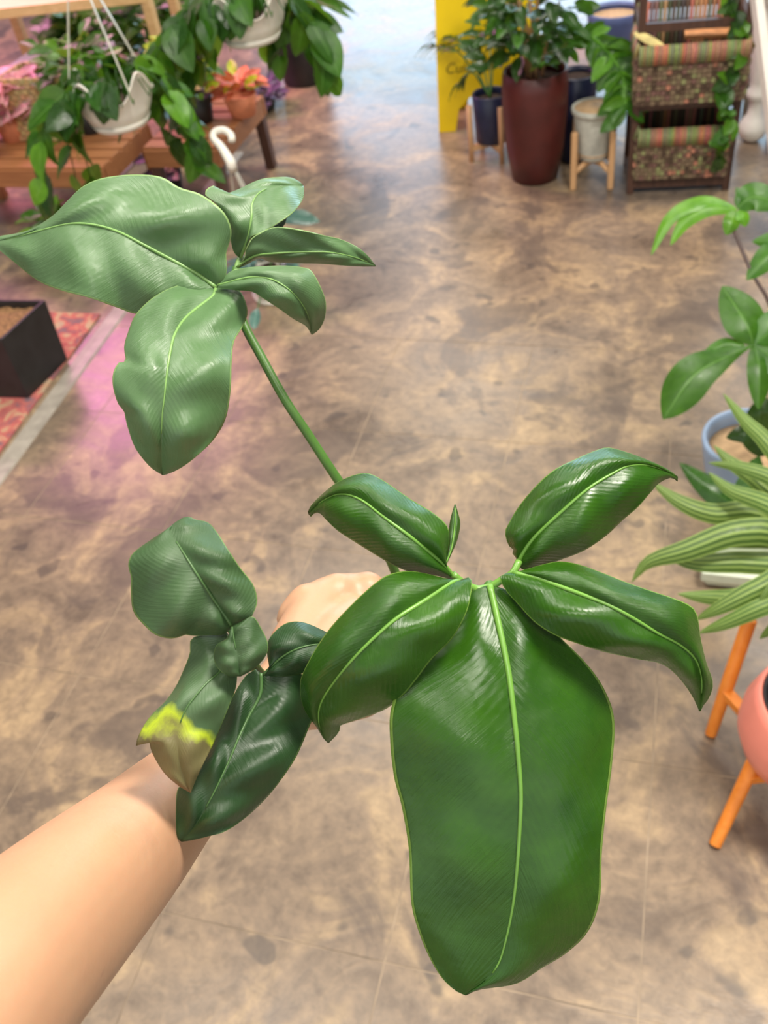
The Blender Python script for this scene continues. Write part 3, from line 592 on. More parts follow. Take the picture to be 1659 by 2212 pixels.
# pale square dish beyond the striped plant
pd = F(1560, 1255); dish = thing('square_dish', (pd.x+.03, pd.y+.02, 0), 'pale celadon square ceramic dish on the floor behind the striped leaves', 'dish')
mesh('rim', join(box((pd.x+.03, pd.y-.03, .045), (.17, .012, .03)), box((pd.x+.03, pd.y+.08, .045), (.17, .012, .03)), box((pd.x-.05, pd.y+.025, .045), (.012, .11, .03)), box((pd.x+.11, pd.y+.025, .045), (.012, .11, .03))), plain('celadon', (.60, .66, .52), .35, .05), dish, smooth=False, bevel=.003)
mesh('base', box((pd.x+.03, pd.y+.025, .018), (.168, .118, .030), 0, .8), plain('celadon_base', (.60, .66, .52), .35, .05), dish, smooth=False, bevel=.003)
# ------------------------------------------------------------------ upper right group
def pot_thing(name, c, prof, mat, label, soilz=None, soilm='soil_dark', zf=None, n=48):
    t = thing(name, c, label, 'pot'); mesh('body', lathe(prof, c, n, zf), mat, t)
    if soilz is not None:
        r_ = prof[-1][0]; mesh('soil', lathe([(r_, soilz-.005), (r_*.96, soilz), (.0005, soilz+.006)], c, 24), M[soilm], t)
    return t
mc = W(-.10, 3.93)
H_ = .46
pot_thing('maroon_planter', mc, [(.088, 0), (.100, .006), (.125, .14), (.138, .29), (.139, .40), (.133, H_), (.128, H_+.003), (.120, H_-.005), (.122, H_-.05)], M['maroon'], 'tall glossy maroon planter beside the yellow floor sign', H_-.04)
shrub = thing('shrub', mc+Vector((0, 0, H_-.03)), 'bushy dark green shrub with pale stems growing in the maroon planter', 'houseplant')
for k in range(7):
    a_ = random.uniform(0, 6.28); tp = mc+Vector((cos(a_)*.10, sin(a_)*.10, H_+random.uniform(.2, .4)))
    mesh('stem', tube([mc+Vector((cos(a_)*.03, sin(a_)*.03, H_-.03)), (mc+tp)/2+Vector((0, 0, H_*.5+.02)), tp], [.009, .007, .004], 8), M['oak'], shrub)
for k in range(230):
    a_ = random.uniform(0, 6.28); r_ = random.uniform(.04, .21); z_ = H_+random.uniform(.05, .42); p = mc+Vector((cos(a_)*r_-.03, sin(a_)*r_, z_))
    put_leaf('oval_d' if k % 3 else 'oval_g', p, Vector((cos(a_), sin(a_), random.uniform(-.5, .6)))+rv3(.5), Vector((0, -.4, 1))+rv3(.5), random.uniform(.07, .12), shrub)
zz = thing('arching_plant', mc+Vector((.05, 0, H_-.03)), 'glossy arching green stem of paired leaves leaning out right of the maroon planter', 'houseplant')
arc = [P(*q) for q in [(1165,145,3.3),(1210,105,3.28),(1262,75,3.25),(1310,110,3.22),(1345,165,3.2),(1352,235,3.2)]]
ap = [Vector(s_) for s_ in spline([tuple(q) for q in arc], 30)]
mesh('stem', tube(ap, [.010-.0002*i for i in range(30)], 8), M['bg_leaf_light'], zz)
for i in range(6, 30):
    for sd in (-1, 1):
        t_ = (ap[min(i+1, 29)]-ap[i-1]).normalized(); sd_v = t_.cross(-FW)*sd
        put_leaf('oval_g' if i % 3 else 'oval_l', ap[i], sd_v*.9+t_*.6+rv3(.3), -FW+rv3(.5), random.uniform(.09, .135) if i > 14 else random.uniform(.07, .1), zz)
# navy pot in stand with palm
nc = W(-.36, 4.22); nz = .075
st2 = thing('wooden_stand', nc, 'brown wooden plant stand under the navy pot', 'plant stand')
for a_ in (radians(35), radians(125), radians(215), radians(305)):
    x_, y_ = nc.x+cos(a_)*.105, nc.y+sin(a_)*.105; mesh('leg', tube([(x_, y_, 0), (x_, y_, .255)], [.011, .0135], 10), M['oak'], st2)
for a_ in (radians(35), radians(125)):
    d_ = Vector((cos(a_), sin(a_), 0))*.10; mesh('crossbar', beam(nc-d_+Vector((0, 0, nz-.012)), nc+d_+Vector((0, 0, nz-.012)), .025, .022), M['oak'], st2, smooth=False)
pot_thing('navy_pot', nc+Vector((0, 0, nz)), [(.062, 0), (.071, .006), (.082, .212), (.077, .217), (.072, .21), (.073, .18)], M['navy'], 'navy blue pot on a brown stand in front of the yellow sign', .185)
palm = thing('palm', nc+Vector((0, 0, nz+.19)), 'small palm with narrow dark leaflets in the navy pot', 'houseplant')
pb = nc+Vector((0, 0, nz+.19))
for tip_px in [(930,96,4.1),(948,68,4.1),(1008,50,4.1),(1062,20,4.1),(990,182,3.95),(1085,60,4.2)]:
    tp = P(*tip_px); md = (pb+tp)/2+Vector((0, 0, .08)); S = [Vector(s_) for s_ in spline([tuple(pb), tuple(md), tuple(tp)], 14)]
    mesh('stem', tube(S, .0035, 6), M['bg_leaf'], palm)
    for i in range(7, 14):
        t_ = (S[min(i+1, 13)]-S[i-1]).normalized()
        for sd in (-1, 1): put_leaf('lance_g' if i % 2 else 'lance_d', S[i], t_+t_.cross(Vector((0, -.3, 1)))*sd*.7+rv3(.12), (0, -.3, 1), random.uniform(.08, .115), palm, wscale=.75)
# yellow sign board
sx = Vector((.985, .17, 0)).normalized(); so_ = F(948, 287); su = Vector((.0, .06, 1)).normalized(); sn = sx.cross(su)
sign = thing('floor_sign', so_, 'bright yellow plastic floor sign with arched foot left of the navy pot', 'sign')
out = [(0, 0), (.085, 0), (.105, .10), (.16, .155), (.24, .165), (.32, .155), (.375, .10), (.395, 0), (.48, 0), (.46, .74), (.44, .78), (.04, .78), (.02, .74)]
def board(out, th, off=0):
    n = len(out); V = [so_+sx*x+su*z-sn*(off+o_) for o_ in (0, th) for x, z in out]
    return V, [tuple(range(n)), tuple(range(2*n-1, n-1, -1))]+[(i, i+n, (i+1) % n+n, (i+1) % n) for i in range(n)]
front = mesh('panel', board(out, .012), M['yellow'], sign, smooth=False, bevel=.003)
back = [so_+Vector((0, .30, 0))+(sx*x+Vector((0, -.32, 1)).normalized()*z*1.02)-sn*0 for x, z in out]
mesh('panel', (back+[v+Vector((0, .012, 0)) for v in back], board(out, .012)[1]), M['yellow'], sign, smooth=False)
def text_on(body, origin, xdir, zdir, size, mat, parent, name='lettering', shear=.25):
    cu = bpy.data.curves.new(name, 'FONT'); cu.body = body; cu.size = size; cu.extrude = .0006; cu.shear = shear
    tmp = bpy.data.objects.new('tmp', cu); link(tmp); dg = bpy.context.evaluated_depsgraph_get(); me = bpy.data.meshes.new_from_object(tmp.evaluated_get(dg)); bpy.data.objects.remove(tmp)
    nn = Vector(xdir).cross(Vector(zdir)); V = [Vector(origin)+Vector(xdir)*v.co.x+Vector(zdir)*v.co.y+nn*(v.co.z+.001) for v in me.vertices]
    return mesh(name, (V, [tuple(p.vertices) for p in me.polygons]), mat, parent, smooth=False)
fo = so_+sn*.0015
text_on('Cuidado', fo+sx*.045+su*.272, sx, su, .066, M['ink'], sign)
mesh('emblem', tube([fo+sx*.12+su*.63, fo+sx*.22+su*.72, fo+sx*.32+su*.63], .006, 6), M['ink'], sign)
# tall navy pot behind, brown bench behind with periwinkle pot
tc = F(1248, 372); pot_thing('tall_navy_pot', tc+Vector((-.03, .15, 0)), [(.06, 0), (.068, .006), (.085, .27), (.09, .37), (.084, .375), (.08, .35)], M['navy'], 'tall dark navy pot behind and right of the maroon planter', .35)
BX, BY = W(.34, 5.05).xy
be = thing('bench', (BX, BY, 0), 'low reddish wooden bench behind the grey pot carrying a blue pot', 'bench')
mesh('seat', box((BX, BY, .215), (1.0, .32, .03)), M['red_wood'], be, smooth=False, bevel=.003)
for x_, y_ in ((-.45, -.13), (.45, -.13), (-.45, .13), (.45, .13)): mesh('leg', box((BX+x_, BY+y_, .10), (.05, .05, .20)), M['red_wood'], be, smooth=False)
pot_thing('blue_pot', (BX-.03, BY, .23), [(.095, 0), (.108, .006), (.125, .18), (.128, .215), (.122, .22), (.116, .205)], M['periwinkle'], 'periwinkle blue pot on the bench behind the woven rack', .19, 'tan_in')
# grey-white ribbed pot in oak stand
wc = W(.20, 3.88); wz = .108
st3 = thing('oak_stand', wc, 'light oak plant stand with four legs holding the grey white pot', 'plant stand')
for a_ in (radians(228), radians(318), radians(138), radians(48)):
    x_, y_ = wc.x+cos(a_)*.110, wc.y+sin(a_)*.110; mesh('leg', beam((x_, y_, 0), (x_, y_, .25), .027, .027, (1, 0, 0)), M['oak'], st3, smooth=False, bevel=.008)
for a_ in (radians(48), radians(138)):
    d_ = Vector((cos(a_), sin(a_), 0))*.107; mesh('crossbar', tube([wc-d_+Vector((0, 0, wz-.035)), wc-d_*.5+Vector((0, 0, wz-.014)), wc+Vector((0, 0, wz-.012)), wc+d_*.5+Vector((0, 0, wz-.014)), wc+d_+Vector((0, 0, wz-.035))], .0125, 8), M['oak'], st3)
prof = [(.054, 0), (.062, .006)]
for i in range(24):
    t_ = i/23; prof.append((.063+.024*t_**.7 + (.002 if i % 2 else 0), .012+.18*t_))
prof += [(.097, .196), (.098, .214), (.091, .218), (.086, .21), (.083, .16), (.072, .04)]
pw = pot_thing('ribbed_pot', wc+Vector((0, 0, wz)), prof, M['grey_pot'], 'grey white ribbed pot, empty and tan inside, in the oak stand', .03, 'tan_in')
mesh('liner', lathe([(.0852, .21), (.0815, .16), (.070, .035)], wc+Vector((0, 0, wz)), 40), M['tan_in'], pw)
# woven basket rack
ro = F(1360, 417); rx = F(1566, 408)-ro; RW = rx.length; rx.normalize(); ry = Vector((-rx.y, rx.x, 0)); RD = .27; KZ = .90
rack = thing('basket_rack', ro, 'dark wooden rack with two woven baskets striped green and pink', 'shelf')
for x_ in (0, RW):
    for y_ in (0, RD): mesh('post', beam(ro+rx*x_+ry*y_, ro+rx*x_+ry*y_+Vector((0, 0, 1.05)), .028, .028, rx), M['dark_wood'], rack, smooth=False, bevel=.003)
for z_ in (.04, .36, .65, .92):
    for y_ in (0, RD): mesh('rail', beam(ro+ry*y_+Vector((0, 0, z_)), ro+rx*RW+ry*y_+Vector((0, 0, z_)), .022, .03), M['dark_wood'], rack, smooth=False)
    for x_ in (0, RW): mesh('rail', beam(ro+rx*x_+Vector((0, 0, z_)), ro+rx*x_+ry*RD+Vector((0, 0, z_)), .022, .03), M['dark_wood'], rack, smooth=False)
GR, PK, DK, BG_ = (.30, .31, .13), (.52, .22, .14), (.10, .06, .035), (.22, .15, .09)
def basket(z0, hgt, w_, fwd):
    o0 = ro + rx*((RW-w_)/2) - ry*fwd; B = mesh('basket', join(
        beam(o0+Vector((0, 0, z0+.01))+ry*.13, o0+rx*w_+Vector((0, 0, z0+.01))+ry*.13, .26, .012),
        beam(o0+ry*.27+Vector((0, 0, z0+hgt*.5)), o0+rx*w_+ry*.27+Vector((0, 0, z0+hgt*.5)), .012, hgt)), M['dark_wood'], rack, smooth=False)
    V, Fc, C = [], [], []
    def addb(vf, c):
        n = len(V); V.extend(vf[0]); Fc.extend([tuple(i+n for i in f_) for f_ in vf[1]]); C.extend([c]*len(vf[1]))
    nx = 22; nz_ = 10
    for face in range(3):
        for i in range(nx if face == 0 else 12):
            for j in range(nz_):
                L_ = w_ if face == 0 else .27; m_ = nx if face == 0 else 12
                s_ = (i+.5)/m_*L_; zz_ = z0+.01+(j+.5)/nz_*(hgt-.05)
                base = o0+rx*s_ if face == 0 else (o0+ry*s_ if face == 1 else o0+rx*w_+ry*s_)
                nrm_ = -ry if face == 0 else (-rx if face == 1 else rx); al = rx if face == 0 else ry
                pr_ = .006 if (i+j) % 2 else 0
                c = random.choice([DK, BG_, BG_, (.20, .10, .08), (.24, .19, .10)]) if random.random() < .86 else random.choice([GR, PK])
                addb(beam(base-al*L_/m_*.46+nrm_*pr_+Vector((0, 0, zz_)), base+al*L_/m_*.46+nrm_*pr_+Vector((0, 0, zz_)), .012, (hgt-.05)/nz_*.86), c)
    o_ = mesh('woven_panel', (V, Fc), M['woven'], rack, smooth=False, cols=C); o_['kind'] = 'stuff'
    V, Fc, C = [], [], []
    nW = 46
    for i in range(nW):
        c = (GR, PK)[(i//6) % 2]; c = tuple(v*random.uniform(.75, 1.3) for v in c)
        p = o0+rx*((i+.5)/nW*w_)+Vector((0, 0, z0+hgt-.025))
        addb(tube([p+rx*.0-ry*.020+Vector((0, 0, -.045)), p-ry*.026, p-ry*.008+Vector((0, 0, .018)), p+ry*.014+Vector((0, 0, .0))], w_/nW*.52, 6), c)
    for i in range(24):
        c = tuple(v*random.uniform(.6, 1.2) for v in random.choice([DK, PK, BG_, DK]))
        p = o0+rx*((i+.5)/24*w_)+ry*.262; addb(tube([p+Vector((0, 0, z0+.01)), p+Vector((0, 0, z0+hgt+.07))], w_/24*.42, 6), c)
    for i in range(14):
        c = tuple(v*random.uniform(.7, 1.2) for v in (GR, PK)[(i//3) % 2])
        for e_ in (0, w_):
            p = o0+rx*e_+ry*((i+.5)/14*.27)+Vector((0, 0, z0+hgt-.02)); addb(tube([p-rx*.012+Vector((0, 0, -.03)), p+Vector((0, 0, .016)), p+rx*.012+Vector((0, 0, -.02))], .009, 6), c)
    o_ = mesh('rim_binding', (V, Fc), M['woven'], rack, cols=C); o_['kind'] = 'stuff'
basket(.062, .225, RW-.03, .03); basket(.372, .235, RW+.015, .05)
tray = thing('wood_tray', ro+rx*.25+ry*.10+Vector((0, 0, .57)), 'orange brown wooden board lying in the upper woven basket', 'board')
mesh('board', beam(ro+rx*.17+ry*.10+Vector((0, 0, .585)), ro+rx*.37+ry*.09+Vector((0, 0, .581)), .07, .015), plain('orange_board', (.62, .27, .10), .5), tray, smooth=False, bevel=.002)
tray2 = None
dl = ribbon([(1368,70,2.96),(1400,85,2.94),(1443,106,2.96)], 10, M['dry_leaf'], None, name='dry_leaf', prof='lobe', cup=.3, n=12)
tag(dl, 'dry straw coloured leaf resting against the upper woven basket', 'leaf')
vine = thing('trailing_vine', P(1580, 20, 2.9), 'green trailing vine hanging down the right side of the woven rack', 'houseplant')
vp = [Vector(s_) for s_ in spline([tuple(P(*q)) for q in [(1560,-60,2.93),(1592,40,2.9),(1600,110,2.95),(1560,200,3.05),(1580,260,3.1),(1555,350,3.2)]], 26)]
mesh('stem', tube(vp, .003, 6), M['bg_leaf'], vine)
for i in range(2, 26):
    for k in range(2): put_leaf(random.choice(['heart_g', 'heart_l', 'heart_d']), vp[i]+rv3(.015), rv3(1)+Vector((-.2, -.2, -.5)), -FW+rv3(.6), random.uniform(.04, .075), vine)
# white turned post and white bar
tpb = F(1622, 303); tp_t = thing('turned_post', tpb, 'white turned wooden table leg with ball foot right of the woven rack', 'table leg')
mesh('leg', lathe([(.025, 0), (.05, .02), (.062, .05), (.062, .07), (.045, .10), (.034, .12), (.030, .15), (.034, .18), (.05, .195), (.05, .215), (.038, .23), (.042, .26), (.052, .34), (.055, .42), (.045, .50), (.038, .56), (.06, .58), (.06, .85), (.055, .86)], tpb, 28), M['white_paint'], tp_t)
mesh('tabletop', box(tpb+Vector((.38, .15, .875)), (.95, .6, .03)), M['white_paint'], tp_t, smooth=False, bevel=.004)
for dx_, dy_ in ((.8, 0), (0, .35), (.8, .35)): mesh('leg', tube([tpb+Vector((dx_, dy_, 0)), tpb+Vector((dx_, dy_, .86))], [.03, .05], 14), M['white_paint'], tp_t)
tp_t['label'] = 'white table with turned ball-footed leg right of the woven rack'; tp_t['category'] = 'table'; tp_t.name = 'turned_leg_table'; WL[tp_t.name] = tpb
ba, bb = P(1628, -40, 2.6), F(1672, 300, 0)
ba = P(1628, -60, 2.55); dd_ = P(1660, 205, 2.72)-ba; bb = ba+dd_*((ba.z)/(-dd_.z))
wb = mesh('white_bar', beam(ba, bb, .05, .03, RT), M['white_paint'], smooth=False, bevel=.004); tag(wb, 'white wooden bar leaning down at the upper right picture edge', 'wooden bar')
bluef = F(1668, 292); pot_thing('small_blue_pot', (bluef.x+.06, bluef.y-.02, 0), [(.07, 0), (.08, .005), (.10, .16), (.094, .165), (.09, .14)], plain('cobalt_glaze', (.10, .22, .55), .35), 'bright blue pot on the floor at the far right by the turned leg', .14)
# ------------------------------------------------------------------ left side
# square black planter
c1, c2, c3 = F(65, 866), F(151, 780), F(-70, 862)
c4 = c2+(c3-c1); HB = .262
bpl = thing('black_planter', (c1+c4)/2, 'square matte black planter filled with brown soil standing on the red rug', 'planter')
cen = (c1+c4)/2
def sq(zz_, k): return [Vector((cen.x+(q.x-cen.x)*k, cen.y+(q.y-cen.y)*k, zz_)) for q in (c1, c2, c4, c3)]
V = sq(.009, .98)+sq(HB, 1.02)+sq(HB, .93)+sq(HB-.05, .90); Fc = [(3, 2, 1, 0)]
for r_ in range(3): Fc += [(r_*4+k, r_*4+(k+1) % 4, (r_+1)*4+(k+1) % 4, (r_+1)*4+k) for k in range(4)]
mesh('body', (V, Fc), M['black_pot'], bpl, smooth=False, bevel=.004)
V = []; gsz = 14
for i in range(gsz+1):
    for j in range(gsz+1):
        a_, b_ = i/gsz, j/gsz; q_ = sq(0, .91); p = q_[0]*(1-a_)*(1-b_)+q_[1]*a_*(1-b_)+q_[2]*a_*b_+q_[3]*(1-a_)*b_; V.append(Vector((p.x, p.y, HB-.025+random.uniform(-.006, .008))))
mesh('soil', (V, [(i*(gsz+1)+j, (i+1)*(gsz+1)+j, (i+1)*(gsz+1)+j+1, i*(gsz+1)+j+1) for i in range(gsz) for j in range(gsz)]), M['soil'], bpl)
# tables
def table(name, x0, x1, y0, y1, h, label, slats, lean=.0, legm='red_wood'):
    q0, q1 = W(x0, y0), W(x1, y1); x0, y0, x1, y1, h = q0.x, q0.y, q1.x, q1.y, h*ZS
    t = thing(name, ((x0+x1)/2, (y0+y1)/2, 0), label, 'table')
    for x_, dx_ in ((x0+.03, -1), (x1-.03, 1)):
        for y_, dy_ in ((y0+.03, -1), (y1-.03, 1)): mesh('leg', beam((x_+dx_*lean*0, y_+dy_*lean*.3, 0), (x_, y_, h-.08), .045, .045, (1, 0, 0)), M[legm], t, smooth=False, bevel=.003)
    for y_ in (y0+.01, y1-.01): mesh('apron', beam((x0, y_, h-.05), (x1, y_, h-.05), .022, .075), M['red_wood'], t, smooth=False, bevel=.002)
    for x_ in (x0+.011, x1-.011): mesh('apron', beam((x_, y0+.03, h-.05), (x_, y1-.03, h-.05), .022, .075), M['red_wood'], t, smooth=False, bevel=.002)
    n_ = slats; dy = (y1-y0)/n_
    for i in range(n_): mesh('slat', beam((x0, y0+dy*(i+.5), h-.008), (x1, y0+dy*(i+.5), h-.008), dy*.82, .016), M['red_wood'], t, smooth=False, bevel=.002)
    return t
table('plant_table', -3.1, -2.08, 2.93, 3.55, .40, 'reddish slatted wooden plant table at the left edge', 5, .1)
table('plant_table', -1.98, -1.60, 3.25, 4.02, .38, 'smaller reddish slatted plant table beside the aisle under the hanging leaves', 6, .1, 'dark_wood')
shl = thing('pine_shelf', (-2.35, 3.75, 0), 'pale pine shelf frame at the top left behind the hanging baskets', 'shelf')
s0, s1 = P(-60, 34, 3.55), P(315, -8, 3.75)
mesh('rail', beam(s0, s1, .05, .045), M['pine'], shl, smooth=False, bevel=.003)
e1 = P(300, 70, 3.75)
for q in (s0, s1): mesh('post', beam((q.x, q.y, 0), (q.x, q.y, q.z+.3), .045, .045, (1, 0, 0)), M['pine'], shl, smooth=False, bevel=.003)
off_ = Vector((-.1, .45, 0))
for q in (s0+off_, s1+off_): mesh('post', beam((q.x, q.y, 0), (q.x, q.y, q.z+.3), .045, .045, (1, 0, 0)), M['pine'], shl, smooth=False, bevel=.003)
mesh('board', (lambda a_, b_: (join(beam(a_+off_*.5, b_+off_*.5, .45, .02))))(s0, s1), M['pine'], shl, smooth=False)
wk = P(62, 95, 3.1); TZ = .40*ZS; wbk = thing('wicker_box', (wk.x, wk.y, TZ), 'pale straw wicker box at the top left on the plant table', 'basket')
V, Fc, C = [], [], []
for j in range(12):
    for i in range(14):
        zz_ = TZ+.004+j*.022; c = (.55*random.uniform(.8, 1.15), .38*random.uniform(.8, 1.15), .18)
        for dx_, dy_, hx in ((0, -.10, 1), (0, .10, 1)):
            vf = box((wk.x-.14+i*.0215+.01, wk.y+dy_+(.004 if (i+j) % 2 else -.004), zz_+.011), (.0205, .012, .020)); n_ = len(V); V += vf[0]; Fc += [tuple(k+n_ for k in f_) for f_ in vf[1]]; C += [c]*6
    for i in range(9):
        for sx_ in (-.15, .15):
            vf = box((wk.x+sx_+(.004 if (i+j) % 2 else -.004), wk.y-.09+i*.0225, TZ+.004+j*.022+.011), (.012, .0215, .020)); n_ = len(V); V += vf[0]; Fc += [tuple(k+n_ for k in f_) for f_ in vf[1]]; C += [(.5, .35, .17)]*6
o_ = mesh('woven_panel', (V, Fc), M['woven'], wbk, smooth=False, cols=C); o_['kind'] = 'stuff'
mesh('bottom', box((wk.x, wk.y, TZ+.006), (.29, .19, .012)), M['pine'], wbk, smooth=False)
# potted plants on the tables
def bush(name, c, r, h, n, keys, sz, label, cat='houseplant', potm=None, potr=.07, poth=.11, potname='pot', aspect=1.0):
    t = thing(name, c, label, cat); c = Vector(c)
    if potm is not None: mesh(potname, lathe([(potr*.72, 0), (potr*.76, .003), (potr, poth), (potr*.93, poth+.002), (potr*.9, poth-.015), (.0005, poth-.02)], c, 28), potm, t)
    for k in range(n):
        a_ = random.uniform(0, 6.28); q_ = random.random()**.6; zz_ = random.uniform(.0, 1)
        p = c+Vector((cos(a_)*r*q_*.55, sin(a_)*r*q_*.55, poth+h*zz_*.7)); dr = Vector((cos(a_), sin(a_), random.uniform(-.2, .9)))
        put_leaf(random.choice(keys), p, dr, Vector((0, -.5, 1))+rv3(.5), random.uniform(.7, 1.15)*sz, t)
    return t
def onT(px_, py_, z_): return F(px_, py_, z_)
TP = M['black_pot']; terra = plain('terracotta', (.52, .17, .08), .7, .15, 30)
bush('caladium', onT(35, 300, .40), .20, .20, 80, ['heart_p'], .12, 'pink and white leaved plant in a pot at the left edge', potm=terra)
bush('red_flowering_plant', W(-2.72, 3.02, .40), .08, .06, 18, ['heart_c', 'heart_g'], .06, 'small plant with red leaves at the front of the left table', potm=terra, potr=.05, poth=.08)
bush('croton', onT(436, 262, .38), .15, .34, 110, ['oval_y', 'oval_y', 'oval_l', 'oval_g'], .10, 'yellow and green croton on the small table behind the hanging basket', potm=TP)
bush('coral_plant', onT(527, 248, .38), .12, .10, 30, ['heart_c', 'oval_y', 'oval_c'], .085, 'coral and orange leaved plant at the aisle end of the small table', potm=terra, potr=.075, poth=.09)
bush('magenta_plant', W(-2.10, 3.62, .0), .14, .12, 30, ['heart_p', 'oval_v'], .09, 'magenta leaved plant on the floor between the two slatted tables', potm=TP)
bush('green_plant', W(-2.33, 3.42, .40), .27, .36, 120, ['oval_g', 'heart_l', 'heart_g'], .10, 'bushy light green plant at the back of the left slatted table', potm=TP)

bush('lime_plant', W(-2.22, 2.74, .0), .16, .14, 36, ['oval_l', 'oval_l', 'oval_g'], .11, 'lime green leafy plant on the floor before the left table', potm=TP, potr=.08, poth=.16)

bush('purple_plant', W(-2.02, 5.05, 0), .16, .10, 40, ['heart_v', 'oval_v'], .09, 'low purple leaved plant on the floor by the tall black pot', potm=TP, potr=.06, poth=.05)
bt = F(682, 192); pot_thing('tall_black_pot', (bt.x-.10, bt.y+.14, 0), [(.12, 0), (.13, .01), (.15, .45), (.14, .46), (.13, .43)], M['black_pot'], 'tall black pot at the far left side of the aisle', .42)
bush('grassy_plant', (bt.x-.10, bt.y+.14, .38), .3, .25, 90, ['lance_g', 'lance_g', 'lance_b'], .26, 'grassy plant with thin arching leaves in the tall black pot', potm=None, poth=.05)
bush('floor_plant', F(345, 205, 0)+Vector((0, .12, 0)), .30, .42, 140, ['oval_d', 'oval_g'], .14, 'dark bushy plant on the floor behind the two slatted tables', potm=TP, potr=.12, poth=.2)
bush('broad_leaf_plant', F(190, 190, 0)+Vector((0, .1, 0)), .28, .36, 110, ['heart_d', 'heart_g', 'oval_d'], .14, 'broad leaved dark plant on the floor behind the left table under the pine shelf', potm=TP, potr=.11, poth=.18)

# purple crate stack under the pine shelf (lit pink)
CRX, CRY = W(-2.75, 3.95).xy
cr = thing('storage_bin', (CRX, CRY, 0), 'pale mauve plastic bin with raised ribs behind the plant table', 'bin')
mesh('body', box((CRX, CRY, .28), (.42, .34, .56), 0, .9), plain('mauve_plastic', (.50, .32, .44), .4, .05), cr, smooth=False, bevel=.01)
for k in range(4): mesh('rib', box((CRX-.15+k*.1, CRY-.175, .3), (.02, .02, .46)), plain('mauve_plastic', (.50, .32, .44), .4, .05), cr, smooth=False, bevel=.003)
# hanging baskets
def hang_basket(c, r, name, label, plabel, straps, hook_z, keys, nleaf, spread, drop, seed, sz=(.07, .12), ears=4, hgt=.085, bias=None):
    random.seed(seed); c = Vector(c); t = thing(name, c, label, 'hanging pot', 'white hanging pots with trailing plants')
    zf = lambda th, z: (abs(cos(th*ears/2+.5))**3*.075 if z > hgt*.8 else 0)
    mesh('body', lathe([(r*.62, 0), (r*.68, .002), (r*.86, .045), (r*.97, hgt*.95), (r*1.02, hgt), (r*.96, hgt+.001), (r*.92, hgt*.9), (r*.78, .04), (r*.60, .012), (.0005, .012)], c, 72, zf), M['white_plastic'], t)
    mesh('saucer', lathe([(r*.50, -.012), (r*.66, -.010), (r*.76, .012), (r*.73, .012), (r*.60, -.004), (.0005, -.004)], c, 40), M['white_plastic'], t)
    hk = c+Vector((0, 0, hook_z))
    for a_ in straps:
        e_ = c+Vector((cos(a_)*r, sin(a_)*r, hgt+.03)); mesh('strap', beam(e_, hk, .010, .003, (1, .3, 0)), M['clear_strap'], t, smooth=False)
    S_ = [hk+Vector((0, 0, z_))+RT*x_ for x_, z_ in ((0, -.01), (0, .035), (-.012, .065), (-.006, .088), (.014, .094), (.026, .078))]
    mesh('hook', tube([Vector(s_) for s_ in spline([tuple(q) for q in S_], 20)], .0055, 10), M['white_plastic'], t)
    pt = thing('trailing_philodendron', c+Vector((0, 0, .05)), plabel, 'houseplant')
    mesh('soil', lathe([(r*.84, hgt-.024), (r*.82, hgt-.018), (.0005, hgt-.014)], c, 24), M['soil_dark'], pt)
    nv = 26; r_px = lambda p: ((p-CAM).dot(RT)/(p-CAM).dot(FW)*FPX, -(p-CAM).dot(UP)/(p-CAM).dot(FW)*FPX, (p-CAM).dot(FW))
    cpx = r_px(c+Vector((0, 0, .045))); rpx = r*FPX/cpx[2]
    for v_ in range(nv):
        a_ = 2*pi*v_/nv+random.uniform(-.2, .2)
        if bias is not None: a_ = bias+random.uniform(-1.6, 1.6)
        o_ = Vector((cos(a_), sin(a_), 0)); sp_ = spread*random.uniform(.5, 1.1); dp = drop*random.uniform(.35, 1.0)
        if o_.x < -.3: sp_ *= 1.55; dp *= 1.25
        tw = o_.dot(Vector((CAM.x-c.x, CAM.y-c.y, 0)).normalized())
        if tw > .45: sp_ *= .25; dp = -.02
        S = [Vector(s_) for s_ in spline([tuple(c+o_*r*.3+Vector((0, 0, hgt-.02))), tuple(c+o_*r*.8+Vector((0, 0, hgt+.07))), tuple(c+o_*(r+sp_*.7)+Vector((0, 0, hgt-dp*.25))), tuple(c+o_*(r+sp_)+Vector((0, 0, hgt-dp)))], 12)]
        mesh('stem', tube(S, .0022, 5), M['bg_leaf'], pt)
        for i in range(1, 12):
            lp = r_px(S[i]); open_side = lp[2] < cpx[2]+r and abs(lp[0]-cpx[0]) < rpx*1.05 and -rpx*(.95 if lp[0]-cpx[0] > -rpx*.2 else .55) < lp[1]-cpx[1] < rpx*.72
            if random.random() < nleaf and not open_side:
                n_ = -FW*.7+o_*.5+rv3(.5)+Vector((0, 0, .3))
                put_leaf(random.choice(keys), S[i]+rv3(.01), Vector((0, 0, -1))+o_*.5+rv3(.8), n_, random.uniform(*sz), pt)
    return t
kk = ['heart_g', 'heart_d', 'heart_d', 'heart_g', 'heart_l', 'heart_g']
b1 = P(262, 262, 2.02)
hang_basket(b1, .128, 'hanging_basket', 'white scalloped hanging pot with straps at the left above the slatted table', 'heart-leaved trailing plant spilling from the left white hanging pot', [radians(205), radians(60), radians(325)], .50, kk, .75, .15, .28, 3, sz=(.075, .13), bias=None)
b2 = P(545, 80, 2.2)
hang_basket(b2, .136, 'hanging_basket', 'white scalloped hanging pot at the top beside the aisle', 'heart-leaved trailing plant spilling from the white hanging pot beside the aisle', [radians(205), radians(85), radians(325)], .50, kk, .95, .15, .24, 11, sz=(.085, .14))
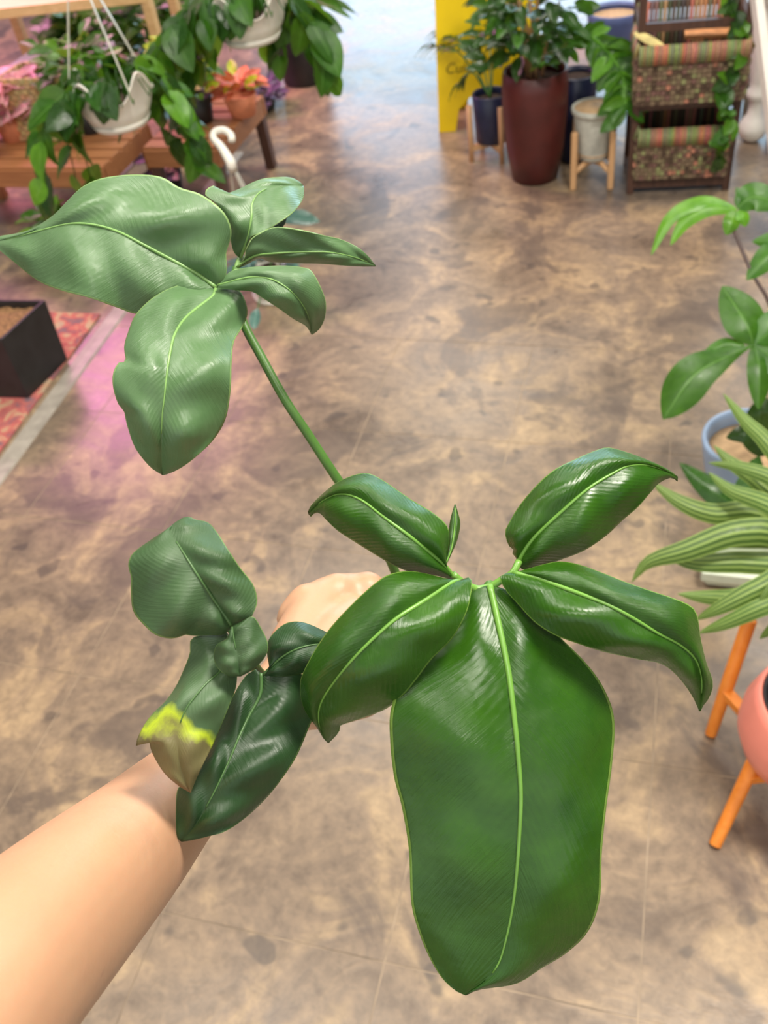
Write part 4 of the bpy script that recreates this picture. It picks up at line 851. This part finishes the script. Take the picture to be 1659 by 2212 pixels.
# small white hanging pot standing on the floor with its hook upright
b3 = F(585, 655); b3 = Vector((b3.x, b3.y+.06, .013))
hk = P(498, 352, 2.22)
t3 = thing('floor_hanging_pot', b3, 'white plastic pot on the floor with straps rising to a white hook', 'hanging pot')
mesh('body', lathe([(.07, 0), (.074, .002), (.095, .10), (.10, .12), (.096, .122), (.09, .10), (.0005, .09)], b3, 40), M['white_plastic'], t3)
mesh('saucer', lathe([(.06, -.012), (.085, -.010), (.09, .01), (.087, .01), (.07, -.003), (.0005, -.003)], b3, 32), M['white_plastic'], t3)
for a_ in (radians(200), radians(80), radians(320)):
    mesh('strap', beam(b3+Vector((cos(a_)*.097, sin(a_)*.097, .115)), hk+Vector((cos(a_)*.004, sin(a_)*.004, 0)), .013, .004, (1, .3, 0)), M['clear_strap'], t3, smooth=False)
hp = spline([(507,412,2.22),(500,352,2.22),(478,318,2.22),(464,300,2.22),(466,287,2.22),(484,284,2.22),(498,292,2.22),(500,303,2.22)], 30)
hpw = [P(*q) for q in hp]; hpw[0] = hk - (hk-b3).normalized()*.02
hp = spline([(499,352,2.22),(478,318,2.22),(461,299,2.22),(464,285,2.22),(483,281,2.22),(499,292,2.22),(501,305,2.22)], 30)
mesh('hook', tube([hk+(b3-hk).normalized()*.03]+[P(*q) for q in hp], [.016]+[.0165-.005*min(1, i/14) for i in range(30)], 14), M['white_plastic'], t3)
p3 = thing('blue_green_plant', b3+Vector((0, 0, .09)), 'blue green trailing plant in the white pot on the floor', 'houseplant')
mesh('soil', lathe([(.088, .088), (.085, .096), (.0005, .099)], b3, 20), M['soil_dark'], p3)
for k in range(16):
    a_ = random.uniform(0, 6.28); put_leaf('oval_b', b3+Vector((cos(a_)*.05, sin(a_)*.05, .12)), Vector((cos(a_), sin(a_), .3)), (0, 0, 1), random.uniform(.09, .14), p3)
for q_, d_ in (((605,475,2.9),(85,-8)), ((548,712,2.55),(6,-50))):
    a_ = P(*q_); b_ = P(q_[0]+d_[0], q_[1]+d_[1], q_[2])
    mesh('stem', tube([Vector(v_) for v_ in spline([tuple(b3+Vector((0, 0, .10))), tuple((b3+a_)/2+Vector((0, 0, .07))), tuple(a_)], 10)], .003, 6), M['petiole'], p3)
    put_leaf('oval_b', a_, b_-a_, -FW+Vector((0, 0, 1)), (b_-a_).length, p3)
bpy.context.view_layer.update()
